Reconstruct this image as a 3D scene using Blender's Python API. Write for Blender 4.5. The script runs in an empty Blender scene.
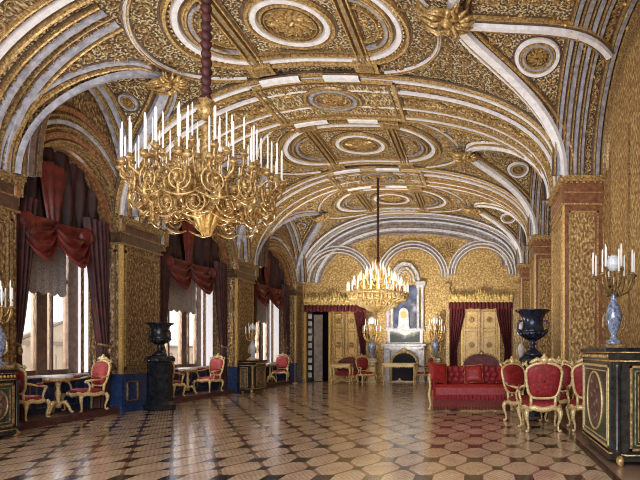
import bpy, math, random
from mathutils import Vector, Matrix, noise
from math import sin, cos, pi, sqrt, atan2, radians as R_
rnd = random.Random(7)
C = bpy.context.scene.collection
EYE = 1.42; F = 540.0; VX = 480.0; VY = 351.0

# ------------------------------------------------------------------ mesh builder
class MB:
    def __init__(s): s.v = []; s.f = []; s.uv = {}; s.sm = []
    def face(s, idx, uv=None, smooth=False):
        if uv: s.uv[len(s.f)] = uv
        s.f.append(tuple(idx)); s.sm.append(smooth)
    def quad(s, a, b, c, d, uv=None, smooth=False):
        n = len(s.v); s.v += [tuple(a), tuple(b), tuple(c), tuple(d)]; s.face((n, n+1, n+2, n+3), uv, smooth)
    def box(s, x0, x1, y0, y1, z0, z1, rot=0, piv=None, bev=0):
        n = len(s.v)
        if bev:
            b = min(bev, abs(x1-x0)*.45, abs(y1-y0)*.45, abs(z1-z0)*.45)
            rings = []
            for (z, i) in ((z0, b), (z0+b, 0), (z1-b, 0), (z1, b)):
                rings.append([(x0+i+ (b-i), y0+i, z), (x1-i-(b-i), y0+i, z), (x1-i, y0+b, z), (x1-i, y1-b, z), (x1-b, y1-i, z), (x0+b, y1-i, z), (x0+i, y1-b, z), (x0+i, y0+b, z)])
            P = [p for r in rings for p in r]
            fs = []
            for k in range(3):
                for j in range(8):
                    fs.append((k*8+j, k*8+(j+1) % 8, k*8+8+(j+1) % 8, k*8+8+j))
            fs.append(tuple(range(7, -1, -1))); fs.append(tuple(range(24, 32)))
        else:
            P = [(x0,y0,z0),(x1,y0,z0),(x1,y1,z0),(x0,y1,z0),(x0,y0,z1),(x1,y0,z1),(x1,y1,z1),(x0,y1,z1)]
            fs = [(0,3,2,1),(4,5,6,7),(0,1,5,4),(1,2,6,5),(2,3,7,6),(3,0,4,7)]
        if rot:
            cx, cy = piv or ((x0+x1)/2, (y0+y1)/2); c, t = cos(rot), sin(rot)
            P = [(cx+(p[0]-cx)*c-(p[1]-cy)*t, cy+(p[0]-cx)*t+(p[1]-cy)*c, p[2]) for p in P]
        s.v += P
        for q in fs: s.face([n+i for i in q])
        return s
    def lathe(s, prof, cx=0, cy=0, cz=0, seg=16, flute=0, nfl=0, ph=0, sx=1, sy=1, smooth=True):
        n = len(s.v); m = len(prof)
        for (r, z) in prof:
            for k in range(seg):
                a = 2*pi*k/seg+ph
                rr = r*(1+flute*cos(nfl*a))
                s.v.append((cx+rr*cos(a)*sx, cy+rr*sin(a)*sy, cz+z))
        for i in range(m-1):
            for k in range(seg):
                k2 = (k+1) % seg
                s.face((n+i*seg+k, n+i*seg+k2, n+(i+1)*seg+k2, n+(i+1)*seg+k), None, smooth)
        s.face([n+k for k in range(seg)][::-1]); s.face([n+(m-1)*seg+k for k in range(seg)])
        return s
    def tube(s, pts, rad, seg=6, closed=False, flat=1.0, smooth=True):
        pts = [Vector(p) for p in pts]; m = len(pts); n = len(s.v)
        rads = rad if isinstance(rad, (list, tuple)) else [rad]*m
        up = None
        for i, p in enumerate(pts):
            a = pts[(i-1) % m] if (closed or i > 0) else p
            b = pts[(i+1) % m] if (closed or i < m-1) else p
            t = (b-a); t = t.normalized() if t.length > 1e-9 else Vector((0,0,1))
            if up is None:
                up = Vector((0,0,1)) if abs(t.z) < .9 else Vector((1,0,0))
            u = (up - t*up.dot(t)); u = u.normalized() if u.length > 1e-6 else t.orthogonal().normalized()
            up = u; w = t.cross(u)
            for k in range(seg):
                an = 2*pi*k/seg
                q = p + (u*cos(an)*flat + w*sin(an))*rads[i]
                s.v.append(tuple(q))
        for i in range(m if closed else m-1):
            j = (i+1) % m
            for k in range(seg):
                k2 = (k+1) % seg
                s.face((n+i*seg+k, n+i*seg+k2, n+j*seg+k2, n+j*seg+k), None, smooth)
        if not closed:
            s.face([n+k for k in range(seg)][::-1]); s.face([n+(m-1)*seg+k for k in range(seg)])
        return s
    def ribbon(s, pts, nrm, w, h, closed=False, base=0.0, top=.6, uvscale=1):
        """moulding of trapezoid section lying on a surface, raised along nrm"""
        m = len(pts); n = len(s.v); ws = w if isinstance(w, (list, tuple)) else [w]*m
        L = 0; Ls = []
        for i in range(m):
            p = pts[i]
            a = pts[(i-1) % m] if (closed or i > 0) else p
            b = pts[(i+1) % m] if (closed or i < m-1) else p
            if i: L += (pts[i]-pts[i-1]).length
            Ls.append(L)
            t = (b-a); t = t.normalized() if t.length > 1e-9 else Vector((0,1,0))
            sd = t.cross(nrm[i]); sd = sd.normalized() if sd.length > 1e-6 else Vector((1,0,0))
            W = ws[i]
            for (q, e) in ((-.5, base), (-.5*top, base+h), (.5*top, base+h), (.5, base)):
                s.v.append(tuple(p + sd*(W*q) + nrm[i]*e))
        for i in range(m if closed else m-1):
            j = (i+1) % m
            l0, l1 = Ls[i], (Ls[j] if j else L+.1)
            for k in range(3):
                k0, k1 = k*.33*ws[i], (k+1)*.33*ws[i]
                s.face((n+i*4+k, n+i*4+k+1, n+j*4+k+1, n+j*4+k), ((l0,k0),(l0,k1),(l1,k1),(l1,k0)))
        return s
    def ball(s, c, r, seg=8, rings=5, sx=1, sy=1, sz=1, smooth=True):
        prof = [(r*sin(pi*(i+.02)/(rings+.04)) if 0 < i < rings else r*.02, -r*cos(pi*i/rings)*sz) for i in range(rings+1)]
        return s.lathe(prof, c[0], c[1], c[2], seg, sx=sx, sy=sy, smooth=smooth)
    def stud(s, p, n, r):
        t = n.orthogonal().normalized(); b = n.cross(t); k = len(s.v)
        s.v += [tuple(p+t*r), tuple(p+b*r), tuple(p-t*r), tuple(p-b*r), tuple(p+n*r*.9)]
        for i in range(4): s.face((k+i, k+(i+1) % 4, k+4), None, True)
    def prism(s, poly, axis, a, b):
        """extrude a 2D polygon (list) along axis 'x','y','z' from a to b"""
        n = len(s.v); m = len(poly)
        mk = {'x': lambda p, t: (t, p[0], p[1]), 'y': lambda p, t: (p[0], t, p[1]), 'z': lambda p, t: (p[0], p[1], t)}[axis]
        s.v += [mk(p, a) for p in poly] + [mk(p, b) for p in poly]
        s.face(range(m)); s.face([n2 for n2 in range(2*m-1, m-1, -1)])
        s.f[-2] = tuple(n+i for i in range(m)); s.f[-1] = tuple(n+i for i in range(2*m-1, m-1, -1))
        for i in range(m):
            j = (i+1) % m; s.face((n+j, n+i, n+m+i, n+m+j))
        return s
    def grid(s, fn, nu, nv, smooth=True, uvfn=None, keep=None):
        n = len(s.v); P = []
        for i in range(nu+1):
            for j in range(nv+1): s.v.append(tuple(fn(i/nu, j/nv)))
        for i in range(nu):
            for j in range(nv):
                if keep and not keep((i+.5)/nu, (j+.5)/nv): continue
                uv = None
                if uvfn: uv = tuple(uvfn((i+a)/nu, (j+b)/nv) for a, b in ((0,0),(1,0),(1,1),(0,1)))
                s.face((n+i*(nv+1)+j, n+(i+1)*(nv+1)+j, n+(i+1)*(nv+1)+j+1, n+i*(nv+1)+j+1), uv, smooth)
        return s
    def mesh(s, name):
        me = bpy.data.meshes.new(name); me.from_pydata(s.v, [], s.f); 
        uvl = me.uv_layers.new(name='UVMap'); data = uvl.data
        V = s.v
        for pi_, p in enumerate(me.polygons):
            if pi_ in s.uv:
                for li, uv in zip(p.loop_indices, s.uv[pi_]): data[li].uv = uv
            else:
                nx, ny, nz = (abs(c) for c in p.normal)
                for li, vi in zip(p.loop_indices, p.vertices):
                    v = V[vi]
                    data[li].uv = (v[1], v[2]) if nx >= ny and nx >= nz else ((v[0], v[2]) if ny >= nz else (v[0], v[1]))
        me.polygons.foreach_set('use_smooth', s.sm)
        me.validate(); me.update()
        return me
    def build(s, name, mat, parent=None, loc=None):
        o = bpy.data.objects.new(name, s.mesh(name)); C.objects.link(o)
        if mat: o.data.materials.append(mat)
        if parent: o.parent = parent
        if loc: o.location = loc
        return o

def tag(o, label=None, cat=None, group=None, kind=None):
    if label: o['label'] = label
    if cat: o['category'] = cat
    if group: o['group'] = group
    if kind: o['kind'] = kind
    return o
def thing(name, label, cat, loc=(0,0,0), rz=0, group=None):
    o = bpy.data.objects.new(name, None); C.objects.link(o); o.location = loc; o.rotation_euler = (0,0,rz)
    o.empty_display_size = .1
    return tag(o, label, cat, group)
def kids(o): return [c for c in bpy.data.objects if c.parent == o]
def dup(o, parent=None):
    c = o.copy(); C.objects.link(c); c.parent = parent
    for ch in kids(o): dup(ch, c)
    return c
def place(o, loc, rz, label, group=None, sc=1):
    o.location = loc; o.rotation_euler = (0,0,rz); o['label'] = label; o.scale = (sc,sc,sc)
    if group: o['group'] = group
    return o

# ------------------------------------------------------------------ materials
def mat(name, col=(.5,.5,.5), rough=.5, metal=0, emis=None, es=1, spec=None):
    m = bpy.data.materials.new(name); m.use_nodes = True
    b = m.node_tree.nodes['Principled BSDF']
    b.inputs['Base Color'].default_value = (*col, 1); b.inputs['Roughness'].default_value = rough; b.inputs['Metallic'].default_value = metal
    if emis: b.inputs['Emission Color'].default_value = (*emis, 1); b.inputs['Emission Strength'].default_value = es
    if spec is not None: b.inputs['Specular IOR Level'].default_value = spec
    return m
class NT:
    def __init__(s, m): s.t = m.node_tree; s.n = s.t.nodes; s.l = s.t.links; s.b = s.n['Principled BSDF']
    def new(s, ty, **k):
        n = s.n.new(ty)
        for a, v in k.items(): setattr(n, a, v)
        return n
    def _in(s, sock, v):
        if isinstance(v, (int, float)): sock.default_value = v
        elif isinstance(v, tuple): sock.default_value = v
        else: s.l.new(v, sock)
    def math(s, op, a, b=None, c=None):
        n = s.new('ShaderNodeMath', operation=op); s._in(n.inputs[0], a)
        if b is not None: s._in(n.inputs[1], b)
        if c is not None: s._in(n.inputs[2], c)
        return n.outputs[0]
    def vmath(s, op, a, b=None):
        n = s.new('ShaderNodeVectorMath', operation=op); s._in(n.inputs[0], a)
        if b is not None: s._in(n.inputs[1], b)
        return n
    def ramp(s, fac, stops, interp='LINEAR'):
        n = s.new('ShaderNodeValToRGB'); s._in(n.inputs[0], fac); cr = n.color_ramp; cr.interpolation = interp
        while len(cr.elements) < len(stops): cr.elements.new(.5)
        for e, (p, c) in zip(cr.elements, stops): e.position = p; e.color = (*c, 1)
        return n.outputs[0]
    def noise(s, vec, scale, detail=3, rough=.6):
        n = s.new('ShaderNodeTexNoise'); s._in(n.inputs['Vector'], vec); n.inputs['Scale'].default_value = scale
        n.inputs['Detail'].default_value = detail; n.inputs['Roughness'].default_value = rough
        return n
    def uv(s): return s.new('ShaderNodeTexCoord').outputs['UV']
    def obj(s): return s.new('ShaderNodeTexCoord').outputs['Object']
    def mix(s, f, a, b, ty='MIX'):
        n = s.new('ShaderNodeMix', data_type='RGBA', blend_type=ty); s._in(n.inputs[0], f)
        s._in(n.inputs[6], a if not isinstance(a, tuple) else (*a, 1)); s._in(n.inputs[7], b if not isinstance(b, tuple) else (*b, 1))
        return n.outputs[2]
    def bump(s, h, st=.5, d=.02):
        n = s.new('ShaderNodeBump'); n.inputs['Strength'].default_value = st; n.inputs['Distance'].default_value = d
        s.l.new(h, n.inputs['Height']); s.l.new(n.outputs[0], s.b.inputs['Normal'])
    def color(s, c): s.l.new(c, s.b.inputs['Base Color'])

def scroll_mat(name, stops, scale=4.0, rnds=.7, turns=2.2, rough=.45, metal=.25, bump=.6, bd=.03, sy=1.0, noisy=.5, amp=1.0, grain=.8, gs=26):
    """foliate scrollwork: every voronoi cell carries a spiral"""
    m = mat(name, rough=rough, metal=metal); t = NT(m)
    uv = t.uv()
    mp = t.new('ShaderNodeMapping'); t.l.new(uv, mp.inputs[0]); mp.inputs['Scale'].default_value = (scale, scale*sy, 1)
    wn = t.noise(mp.outputs[0], 1.7, 2)
    wv = t.vmath('SCALE', t.vmath('SUBTRACT', wn.outputs['Color'], (.5,.5,.5)).outputs[0]); wv.inputs['Scale'].default_value = .45
    p = t.vmath('ADD', mp.outputs[0], wv.outputs[0]).outputs[0]
    vo = t.new('ShaderNodeTexVoronoi', voronoi_dimensions='2D'); t.l.new(p, vo.inputs['Vector']); vo.inputs['Scale'].default_value = 1; vo.inputs['Randomness'].default_value = rnds
    d = t.vmath('SUBTRACT', p, vo.outputs['Position'])
    sx = t.new('ShaderNodeSeparateXYZ'); t.l.new(d.outputs[0], sx.inputs[0])
    ang = t.math('ARCTAN2', sx.outputs[1], sx.outputs[0])
    r = vo.outputs['Distance']
    cs = t.new('ShaderNodeSeparateColor'); t.l.new(vo.outputs['Color'], cs.inputs[0])
    sg = t.math('SUBTRACT', t.math('MULTIPLY', t.math('GREATER_THAN', cs.outputs[0], .5), 2), 1)
    ph = t.math('ADD', t.math('MULTIPLY', ang, sg), t.math('MULTIPLY', r, 2*pi*turns))
    s1 = t.math('MULTIPLY_ADD', t.math('SINE', t.math('ADD', ph, t.math('MULTIPLY', cs.outputs[1], 6.28))), .5, .5)
    pet = t.math('MULTIPLY', t.math('SINE', t.math('MULTIPLY', ang, 7)), t.math('MULTIPLY', r, .35))
    nn = t.noise(mp.outputs[0], 6, 3).outputs['Fac']
    h = t.math('ADD', t.math('ADD', s1, pet), t.math('MULTIPLY', t.math('SUBTRACT', nn, .5), noisy*1.6))
    big = t.noise(uv, .6, 2).outputs['Fac']
    h2 = t.math('ADD', h, t.math('MULTIPLY', t.math('SUBTRACT', big, .5), .5))
    gm = t.new('ShaderNodeMapping'); t.l.new(uv, gm.inputs[0]); gm.inputs['Scale'].default_value = (gs, gs*(.5 if sy < 1 else 1), 1)
    gn = t.noise(gm.outputs[0], 1.0, 4, .75).outputs['Fac']
    gr = t.math('MULTIPLY', t.math('SUBTRACT', gn, .5), grain*2)
    h3 = t.math('ADD', t.math('MULTIPLY_ADD', t.math('SUBTRACT', h2, .5), amp, .5), gr)
    t.color(t.ramp(h3, stops)); t.bump(t.math('ADD', h, gr), bump, bd)
    return m

GD = (.09,.045,.018); GM = (.42,.24,.07); GH = (.88,.60,.20)
M = {}
M['vault'] = scroll_mat('vault_scrollwork', [(.08, (.08,.045,.028)), (.44, (.27,.19,.115)), (.68, (.55,.41,.22)), (.9, (1,.86,.52))], 8, .8, 1.5, bump=.8, bd=.03, metal=.1, amp=.7)
M['vault_fine'] = scroll_mat('band_scrollwork', [(.05, (.11,.065,.04)), (.4, (.36,.255,.15)), (.66, (.6,.45,.24)), (.92, (1,.84,.48))], 9, .6, 1.4, bump=.8, bd=.03, metal=.1, amp=.7)
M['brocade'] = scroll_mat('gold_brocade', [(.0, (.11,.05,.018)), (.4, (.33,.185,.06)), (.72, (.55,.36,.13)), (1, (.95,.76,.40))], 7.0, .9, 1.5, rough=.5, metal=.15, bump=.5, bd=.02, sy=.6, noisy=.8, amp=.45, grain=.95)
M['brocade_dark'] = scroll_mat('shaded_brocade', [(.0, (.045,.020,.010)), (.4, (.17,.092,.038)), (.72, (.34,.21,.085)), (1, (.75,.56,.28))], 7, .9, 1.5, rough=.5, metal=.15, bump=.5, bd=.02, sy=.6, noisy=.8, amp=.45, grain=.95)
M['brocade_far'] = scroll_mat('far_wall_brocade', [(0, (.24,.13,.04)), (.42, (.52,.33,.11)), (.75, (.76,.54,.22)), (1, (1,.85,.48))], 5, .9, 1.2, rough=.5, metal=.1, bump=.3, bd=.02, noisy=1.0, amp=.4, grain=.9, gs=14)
def noisy_mat(name, c0, c1, scale=20, rough=.4, metal=0, bump=0, c2=None, emis=None, es=0, detail=3, lo=.35, hi=.65):
    m = mat(name, rough=rough, metal=metal); t = NT(m); n = t.noise(t.obj(), scale, detail).outputs['Fac']
    st = [(lo, c0), (hi, c1)] + ([(min(.98, hi+.12), c2)] if c2 else [])
    t.color(t.ramp(n, st))
    if bump: t.bump(n, bump, .01)
    if emis: t.b.inputs['Emission Color'].default_value = (*emis, 1); t.b.inputs['Emission Strength'].default_value = es
    return m
M['gold'] = noisy_mat('gilding', (.22,.12,.045), (.74,.50,.19), 24, .32, .3, .4, (1,.90,.58))
M['gold_door'] = noisy_mat('gilded_door', (.62,.38,.11), (.86,.60,.24), 10, .35, .2, .2)
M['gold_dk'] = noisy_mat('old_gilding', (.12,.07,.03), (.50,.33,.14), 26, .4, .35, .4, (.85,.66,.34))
M['gold_br'] = noisy_mat('bright_gilding', (.62,.36,.09), (.98,.72,.27), 30, .35, .35, .3, (1,.9,.55))
M['cream_gold'] = noisy_mat('parcel_gilt_wood', (.55,.36,.13), (.93,.78,.42), 40, .35, .2, .3, (1,.93,.7))
M['crest'] = noisy_mat('pale_gilt_crest', (.55,.33,.08), (1,.82,.35), 14, .3, .1, .3, (1,.97,.75))
M['marble_dk'] = noisy_mat('dark_brown_marble', (.05,.025,.016), (.13,.065,.038), 10, .35, 0, .1)
M['shade_brown'] = noisy_mat('rib_shade_brown', (.07,.04,.025), (.17,.10,.06), 12, .6)  # brown for the shade painted in beside the mouldings
M['white'] = noisy_mat('white_stucco', (.76,.75,.80), (.95,.95,.98), 9, .5, 0, .1)
M['grey'] = noisy_mat('grey_stucco', (.22,.20,.21), (.46,.44,.47), 9, .5, 0, .15)
M['greyblue'] = noisy_mat('lilac_grey_stucco', (.27,.27,.32), (.47,.48,.57), 8, .5, 0, .1)
M['marble_red'] = noisy_mat('brown_red_marble', (.16,.06,.03), (.33,.14,.06), 10, .3, 0, .1, (.5,.27,.12))
M['marble_white'] = noisy_mat('white_marble', (.55,.54,.60), (.86,.86,.88), 7, .3)
M['dado'] = noisy_mat('lapis_blue_dado', (.015,.03,.09), (.035,.075,.21), 12, .35, 0, .1, (.10,.15,.30))
M['red'] = noisy_mat('crimson_damask', (.16,.006,.010), (.36,.016,.020), 22, .6, 0, .2, (.58,.07,.05))
M['red_hi'] = noisy_mat('scarlet_silk', (.24,.008,.010), (.43,.022,.022), 14, .5, 0, .2, (.66,.10,.08))
M['maroon'] = noisy_mat('maroon_velvet', (.06,.008,.012), (.17,.022,.028), 9, .65, 0, .2)
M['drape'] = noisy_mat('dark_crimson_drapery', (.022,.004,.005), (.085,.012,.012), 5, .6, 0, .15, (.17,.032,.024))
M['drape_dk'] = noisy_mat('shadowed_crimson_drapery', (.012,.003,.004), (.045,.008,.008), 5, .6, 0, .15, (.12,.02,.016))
M['swag'] = noisy_mat('crimson_swag_silk', (.06,.007,.007), (.20,.02,.015), 4, .42, 0, .15, (.50,.09,.05))
M['fringe'] = noisy_mat('maroon_and_gold_fringe', (.12,.02,.02), (.34,.06,.05), 60, .7)
M['frame'] = noisy_mat('dark_brown_window_wood', (.10,.055,.035), (.20,.12,.08), 8, .5)
M['sheer'] = noisy_mat('sheer_white_curtain', (.80,.78,.84), (.95,.94,.97), 3, .8, emis=(1,.97,1), es=.5)  # emission puts a daylight glow into the cloth
M['lace'] = noisy_mat('grey_lace_blind', (.30,.28,.28), (.62,.60,.60), 30, .8)
M['black'] = noisy_mat('black_marble', (.006,.008,.012), (.02,.025,.032), 8, .18)
M['bronze'] = noisy_mat('dark_blue_bronze', (.012,.016,.03), (.05,.06,.10), 12, .22, .5)
M['ebony'] = noisy_mat('ebony_veneer', (.012,.012,.011), (.04,.036,.03), 9, .25)
M['green_lac'] = noisy_mat('dark_green_inlay', (.012,.028,.022), (.05,.085,.065), 14, .3)
M['silver'] = noisy_mat('pale_blue_porcelain', (.08,.11,.20), (.42,.50,.68), 25, .2, .2)
M['crystal'] = noisy_mat('pale_crystal', (.6,.68,.78), (.95,.97,1), 40, .15, 0)
M['candle'] = mat('candle_wax', (.88,.87,.84), .5, 0, (1,.97,.9), .25)  # unlit, given a slight glow to whiten the wax
M['candle_lit'] = mat('candle_wax_glowing', (.95,.92,.82), .5, 0, (1,.95,.85), .55)
M['carpet'] = noisy_mat('brown_red_step_carpet', (.045,.014,.012), (.11,.032,.026), 12, .8)
M['darkroom'] = mat('dark_room', (.02,.02,.035), .8)
M['chain'] = noisy_mat('wine_red_cord', (.03,.008,.008), (.10,.02,.02), 14, .6)
M['wallgrey'] = noisy_mat('taupe_panel', (.30,.25,.22), (.46,.40,.34), 6, .6)
M['facade'] = noisy_mat('cream_plaster', (.62,.47,.30), (.74,.58,.40), .3, .8)
M['facade2'] = noisy_mat('shaded_plaster', (.33,.23,.16), (.42,.31,.22), .5, .8)
M['glassblue'] = noisy_mat('mirror_glass', (.05,.06,.11), (.22,.25,.36), 3, .1, .5)
M['yard'] = mat('pale_stone_paving', (.7,.66,.6), .9)
def floor_mat():
    m = mat('parquet', rough=.22, spec=.38); t = NT(m)
    o = t.obj(); sp = t.new('ShaderNodeSeparateXYZ'); t.l.new(o, sp.inputs[0])
    X, Y = sp.outputs[0], sp.outputs[1]
    u = t.math('DIVIDE', t.math('ADD', X, 50*.565+.07), .565); v = t.math('DIVIDE', t.math('ADD', Y, 20-.05), 1.0)
    def near(c, off, r0):
        a = t.math('ABSOLUTE', t.math('SUBTRACT', t.math('FRACT', t.math('ADD', c, .5+off)), .5))
        return t.math('LESS_THAN', a, r0)
    big = t.math('MULTIPLY', near(u, 0, .19), near(v, 0, .15)); sm = t.math('MULTIPLY', near(u, .5, .11), near(v, .5, .10))
    dark = t.math('MAXIMUM', big, sm)
    a = t.math('ADD', u, v); b = t.math('SUBTRACT', u, v)
    line = t.math('MAXIMUM', near(a, 0, .048), near(b, 0, .048))
    n = t.noise(o, 2.2, 4).outputs['Fac']; n2 = t.noise(o, 30, 3).outputs['Fac']
    chk = t.math('MULTIPLY', t.math('SINE', t.math('MULTIPLY', u, 56)), t.math('SINE', t.math('MULTIPLY', v, 56)))
    cream = t.ramp(t.math('ADD', t.math('MULTIPLY', n2, .7), t.math('ADD', t.math('MULTIPLY', chk, .10), t.math('MULTIPLY', n, .3))), [(.3, (.36,.235,.15)), (.55, (.60,.44,.29)), (.75, (.88,.72,.52))])
    c1 = t.mix(line, cream, (.30,.16,.10)); c2 = c1
    # dark stringing line and plain border along the right-hand wall
    brd = t.math('GREATER_THAN', X, 1.46); ln = t.math('MULTIPLY', brd, t.math('LESS_THAN', X, 1.56))
    c3 = t.mix(brd, c2, (.34,.22,.14)); c4 = t.mix(ln, c3, (.07,.035,.025))
    c5 = t.mix(t.math('MULTIPLY', t.math('SUBTRACT', .62, n), .7), c4, (.22,.13,.10))
    c5 = t.mix(t.math('MULTIPLY', dark, t.math('SUBTRACT', 1, brd)), c5, (.012,.009,.014))
    t.color(c5)
    t.l.new(t.math('MULTIPLY_ADD', n2, .12, .13), t.b.inputs['Roughness'])
    t.bump(n, .10, .05)
    t.b.inputs['Coat Weight'].default_value = .22; t.b.inputs['Coat Roughness'].default_value = .1
    return m
M['floor'] = floor_mat()
def painting_mat():
    m = mat('landscape_canvas', rough=.5); t = NT(m); o = t.obj(); n = t.noise(o, 4, 4).outputs['Fac']
    sp = t.new('ShaderNodeSeparateXYZ'); t.l.new(o, sp.inputs[0])
    z = t.math('MULTIPLY', sp.outputs[2], 1.4)
    g = t.math('MULTIPLY_ADD', t.math('ABSOLUTE', sp.outputs[0]), -.55, t.math('ADD', t.math('ADD', z, .27), t.math('MULTIPLY', n, .6)))
    t.color(t.ramp(g, [(.40, (.03,.04,.04)), (.56, (.16,.18,.18)), (.72, (.80,.80,.76))])); return m
M['painting'] = painting_mat()

# ------------------------------------------------------------------ vault geometry
XC = -3.6; XL = -8.2; XR = 1.85; SL = 4.5; SR = 5.3; CR = 7.68
XBL = -9.05; XBR = 2.75       # backs of the alcoves
Y0, YF = 2.0, 25.0
def tabulate(fn, n=400):
    pts = [fn(i/n) for i in range(n+1)]; L = [0]
    for a, b in zip(pts, pts[1:]): L.append(L[-1]+sqrt((a[0]-b[0])**2+(a[1]-b[1])**2))
    return pts, L
def at_len(tab, s):
    pts, L = tab
    if s <= 0: a, b = pts[0], pts[1]; k = 0
    elif s >= L[-1]: a, b = pts[-2], pts[-1]; return pts[-1][0], pts[-1][1], (b[0]-a[0]), (b[1]-a[1])
    import bisect
    i = min(len(L)-2, max(0, bisect.bisect_right(L, s)-1)); k = (s-L[i])/max(1e-9, L[i+1]-L[i]); a, b = pts[i], pts[i+1]
    return a[0]+(b[0]-a[0])*k, a[1]+(b[1]-a[1])*k, b[0]-a[0], b[1]-a[1]
def sup(c, a, b, S, p, sg):
    def f(t):
        th = pi/2*t
        return (c+sg*a*abs(sin(th))**(2/p), S+b*abs(cos(th))**(2/p))
    return f
tabL = tabulate(sup(XC, XC-XL, CR-SL, SL, 2.0, -1)); tabR = tabulate(sup(XC, XR-XC, CR-SR, SR, 2.35, 1))
UL, UR = tabL[1][-1], tabR[1][-1]
def prof(u):
    if u < 0: x, z, dx, dz = at_len(tabL, -u); n = Vector((-dz, 0, dx)).normalized()
    else: x, z, dx, dz = at_len(tabR, u); n = Vector((dz, 0, -dx)).normalized()
    if n.z > 0: n = -n
    if abs(n.z) < .02: n = Vector((1 if u < 0 else -1, 0, n.z))
    return x, z, n
def BP(u, y, e=0): x, z, n = prof(u); return Vector((x, y, z))+n*e
def BN(u, y): return prof(u)[2]
def zb(x):
    if x < XC: t = min(1, (XC-x)/(XC-XL)); return SL+(CR-SL)*sqrt(max(0, 1-t*t))
    t = min(1, (x-XC)/(XR-XC)); return SR+(CR-SR)*max(0, 1-t**2.35)**(1/2.35)
def u_of_x(x):
    tab = tabL if x < XC else tabR; pts, L = tab
    for i in range(len(pts)-1):
        if (pts[i][0]-x)*(pts[i+1][0]-x) <= 0: return -L[i] if x < XC else L[i]
    return -UL if x < XC else UR
class Cross:
    def __init__(s, side, y0, y1, apex, p=2.0, yc=None):
        s.side = side; s.yc = yc or (y0+y1)/2; s.R = y1-s.yc; s.Rn = s.yc-y0; s.y0, s.y1 = y0, y1; s.S = SL if side < 0 else SR; s.ap = apex; s.p = p
        s.ta = tabulate(sup(s.yc, s.Rn, apex-s.S, s.S, p, -1)); s.tb = tabulate(sup(s.yc, s.R, apex-s.S, s.S, p, 1)); s.V = s.ta[1][-1]
    def prof(s, v):
        y, z, dy, dz = at_len(s.ta if v < 0 else s.tb, abs(v) if v >= 0 else -v*s.ta[1][-1]/s.V); n = Vector((0, -dz, dy) if v < 0 else (0, dz, -dy)).normalized()
        if n.z > 0: n = -n
        if abs(n.z) < .02: n = Vector((0, 1 if v < 0 else -1, n.z))
        return y, z, n
    def P(s, x, v, e=0): y, z, n = s.prof(v); return Vector((x, y, z))+n*e
    def N(s, x, v): return s.prof(v)[2]
    def zc(s, y):
        t = abs(y-s.yc)/(s.R if y > s.yc else s.Rn)
        return -1 if t >= 1 else s.S+(s.ap-s.S)*(1-t**s.p)**(1/s.p)
    def groin(s, v):
        """x where the lunette meets the main vault, at section length v"""
        y, z, n = s.prof(v)
        lo, hi = (XL, XC) if s.side < 0 else (XR, XC)
        for _ in range(40):
            m = (lo+hi)/2
            if zb(m) < z: lo = m
            else: hi = m
        return (lo+hi)/2
CL = [Cross(-1, 9.5, 12.4, 6.98), Cross(-1, 13.85, 18.25, 6.98), Cross(-1, 19.6, 24.1, 6.95)]
CRr = [Cross(1, 5.9, 12.0, 7.38, 2.0, 9.45), Cross(1, 13.9, 18.2, 7.35), Cross(1, 19.9, 24.1, 7.3)]
ALL = CL+CRr
ceiling = MB()
def bkeep(a, b):
    u = -UL+(UL+UR)*a; y = Y0+(YF-Y0)*b; x, z, n = prof(u)
    for c in ALL:
        if (c.side < 0) == (x < XC) and c.zc(y) > z+.03: return False
    return True
ceiling.grid(lambda a, b: BP(-UL+(UL+UR)*a, Y0+(YF-Y0)*b), 200, 330, True, lambda a, b: (-UL+(UL+UR)*a, Y0+(YF-Y0)*b), bkeep)
for c in ALL:
    g = [c.groin(-c.V+2*c.V*i/60) for i in range(61)]
    xb = XL if c.side < 0 else XBR
    def fn(a, b, c=c, g=g, xb=xb):
        i = b*60; k = min(59, int(i)); gx = g[k]+(g[k+1]-g[k])*(i-k); gx += -.05*c.side
        return c.P(gx+(xb-gx)*a, -c.V+2*c.V*b)
    def uvf(a, b, c=c, fn=fn): p = fn(a, b); return (p.x, -c.V+2*c.V*b)
    ceiling.grid(fn, 12, 60, True, uvf)
ceil = ceiling.build('ceiling', M['vault']); tag(ceil, kind='structure')

# collections of mouldings
shade_line = MB()  # wider dark ribbons under the mouldings, painting in the shade beside them
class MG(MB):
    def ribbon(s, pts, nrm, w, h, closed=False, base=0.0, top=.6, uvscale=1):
        if not isinstance(w, list) and w >= .05 and len(pts) > 3: shade_line.ribbon(pts, nrm, w+.075, .012, closed, base, .95)
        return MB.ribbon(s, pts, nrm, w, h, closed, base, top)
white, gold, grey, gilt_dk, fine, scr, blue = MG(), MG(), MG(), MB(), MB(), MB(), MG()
def lin(a, b, n): return [a+(b-a)*i/n for i in range(n+1)]
def arc_path(y, u0=None, u1=None, n=70):
    us = lin(-UL if u0 is None else u0, UR if u1 is None else u1, n)
    return [BP(u, y) for u in us], [BN(u, y) for u in us]
def arc_band(mb, y, w, h, u0=None, u1=None, base=0, top=.7):
    if y < 11 and u1 is None: u1 = u_of_x(CRr[0].groin(0))-.05
    p, n = arc_path(y, u0, u1); mb.ribbon(p, n, w, h, base=base, top=top)
def studs(mb, pts, nrm, step, r, e=.02, closed=False):
    acc = 0; 
    for i in range(len(pts)-1):
        a, b = pts[i], pts[i+1]; L = (b-a).length
        if L < 1e-6: continue
        while acc < L:
            k = acc/L; mb.stud(a.lerp(b, k)+nrm[i]*e, nrm[i], r); acc += step
        acc -= L
def bpath(fn, n, closed=False):
    """fn(t)->(u,y)"""
    q = [fn(i/n) for i in range(n if closed else n+1)]
    return [BP(u, y) for u, y in q], [BN(u, y) for u, y in q]
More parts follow.
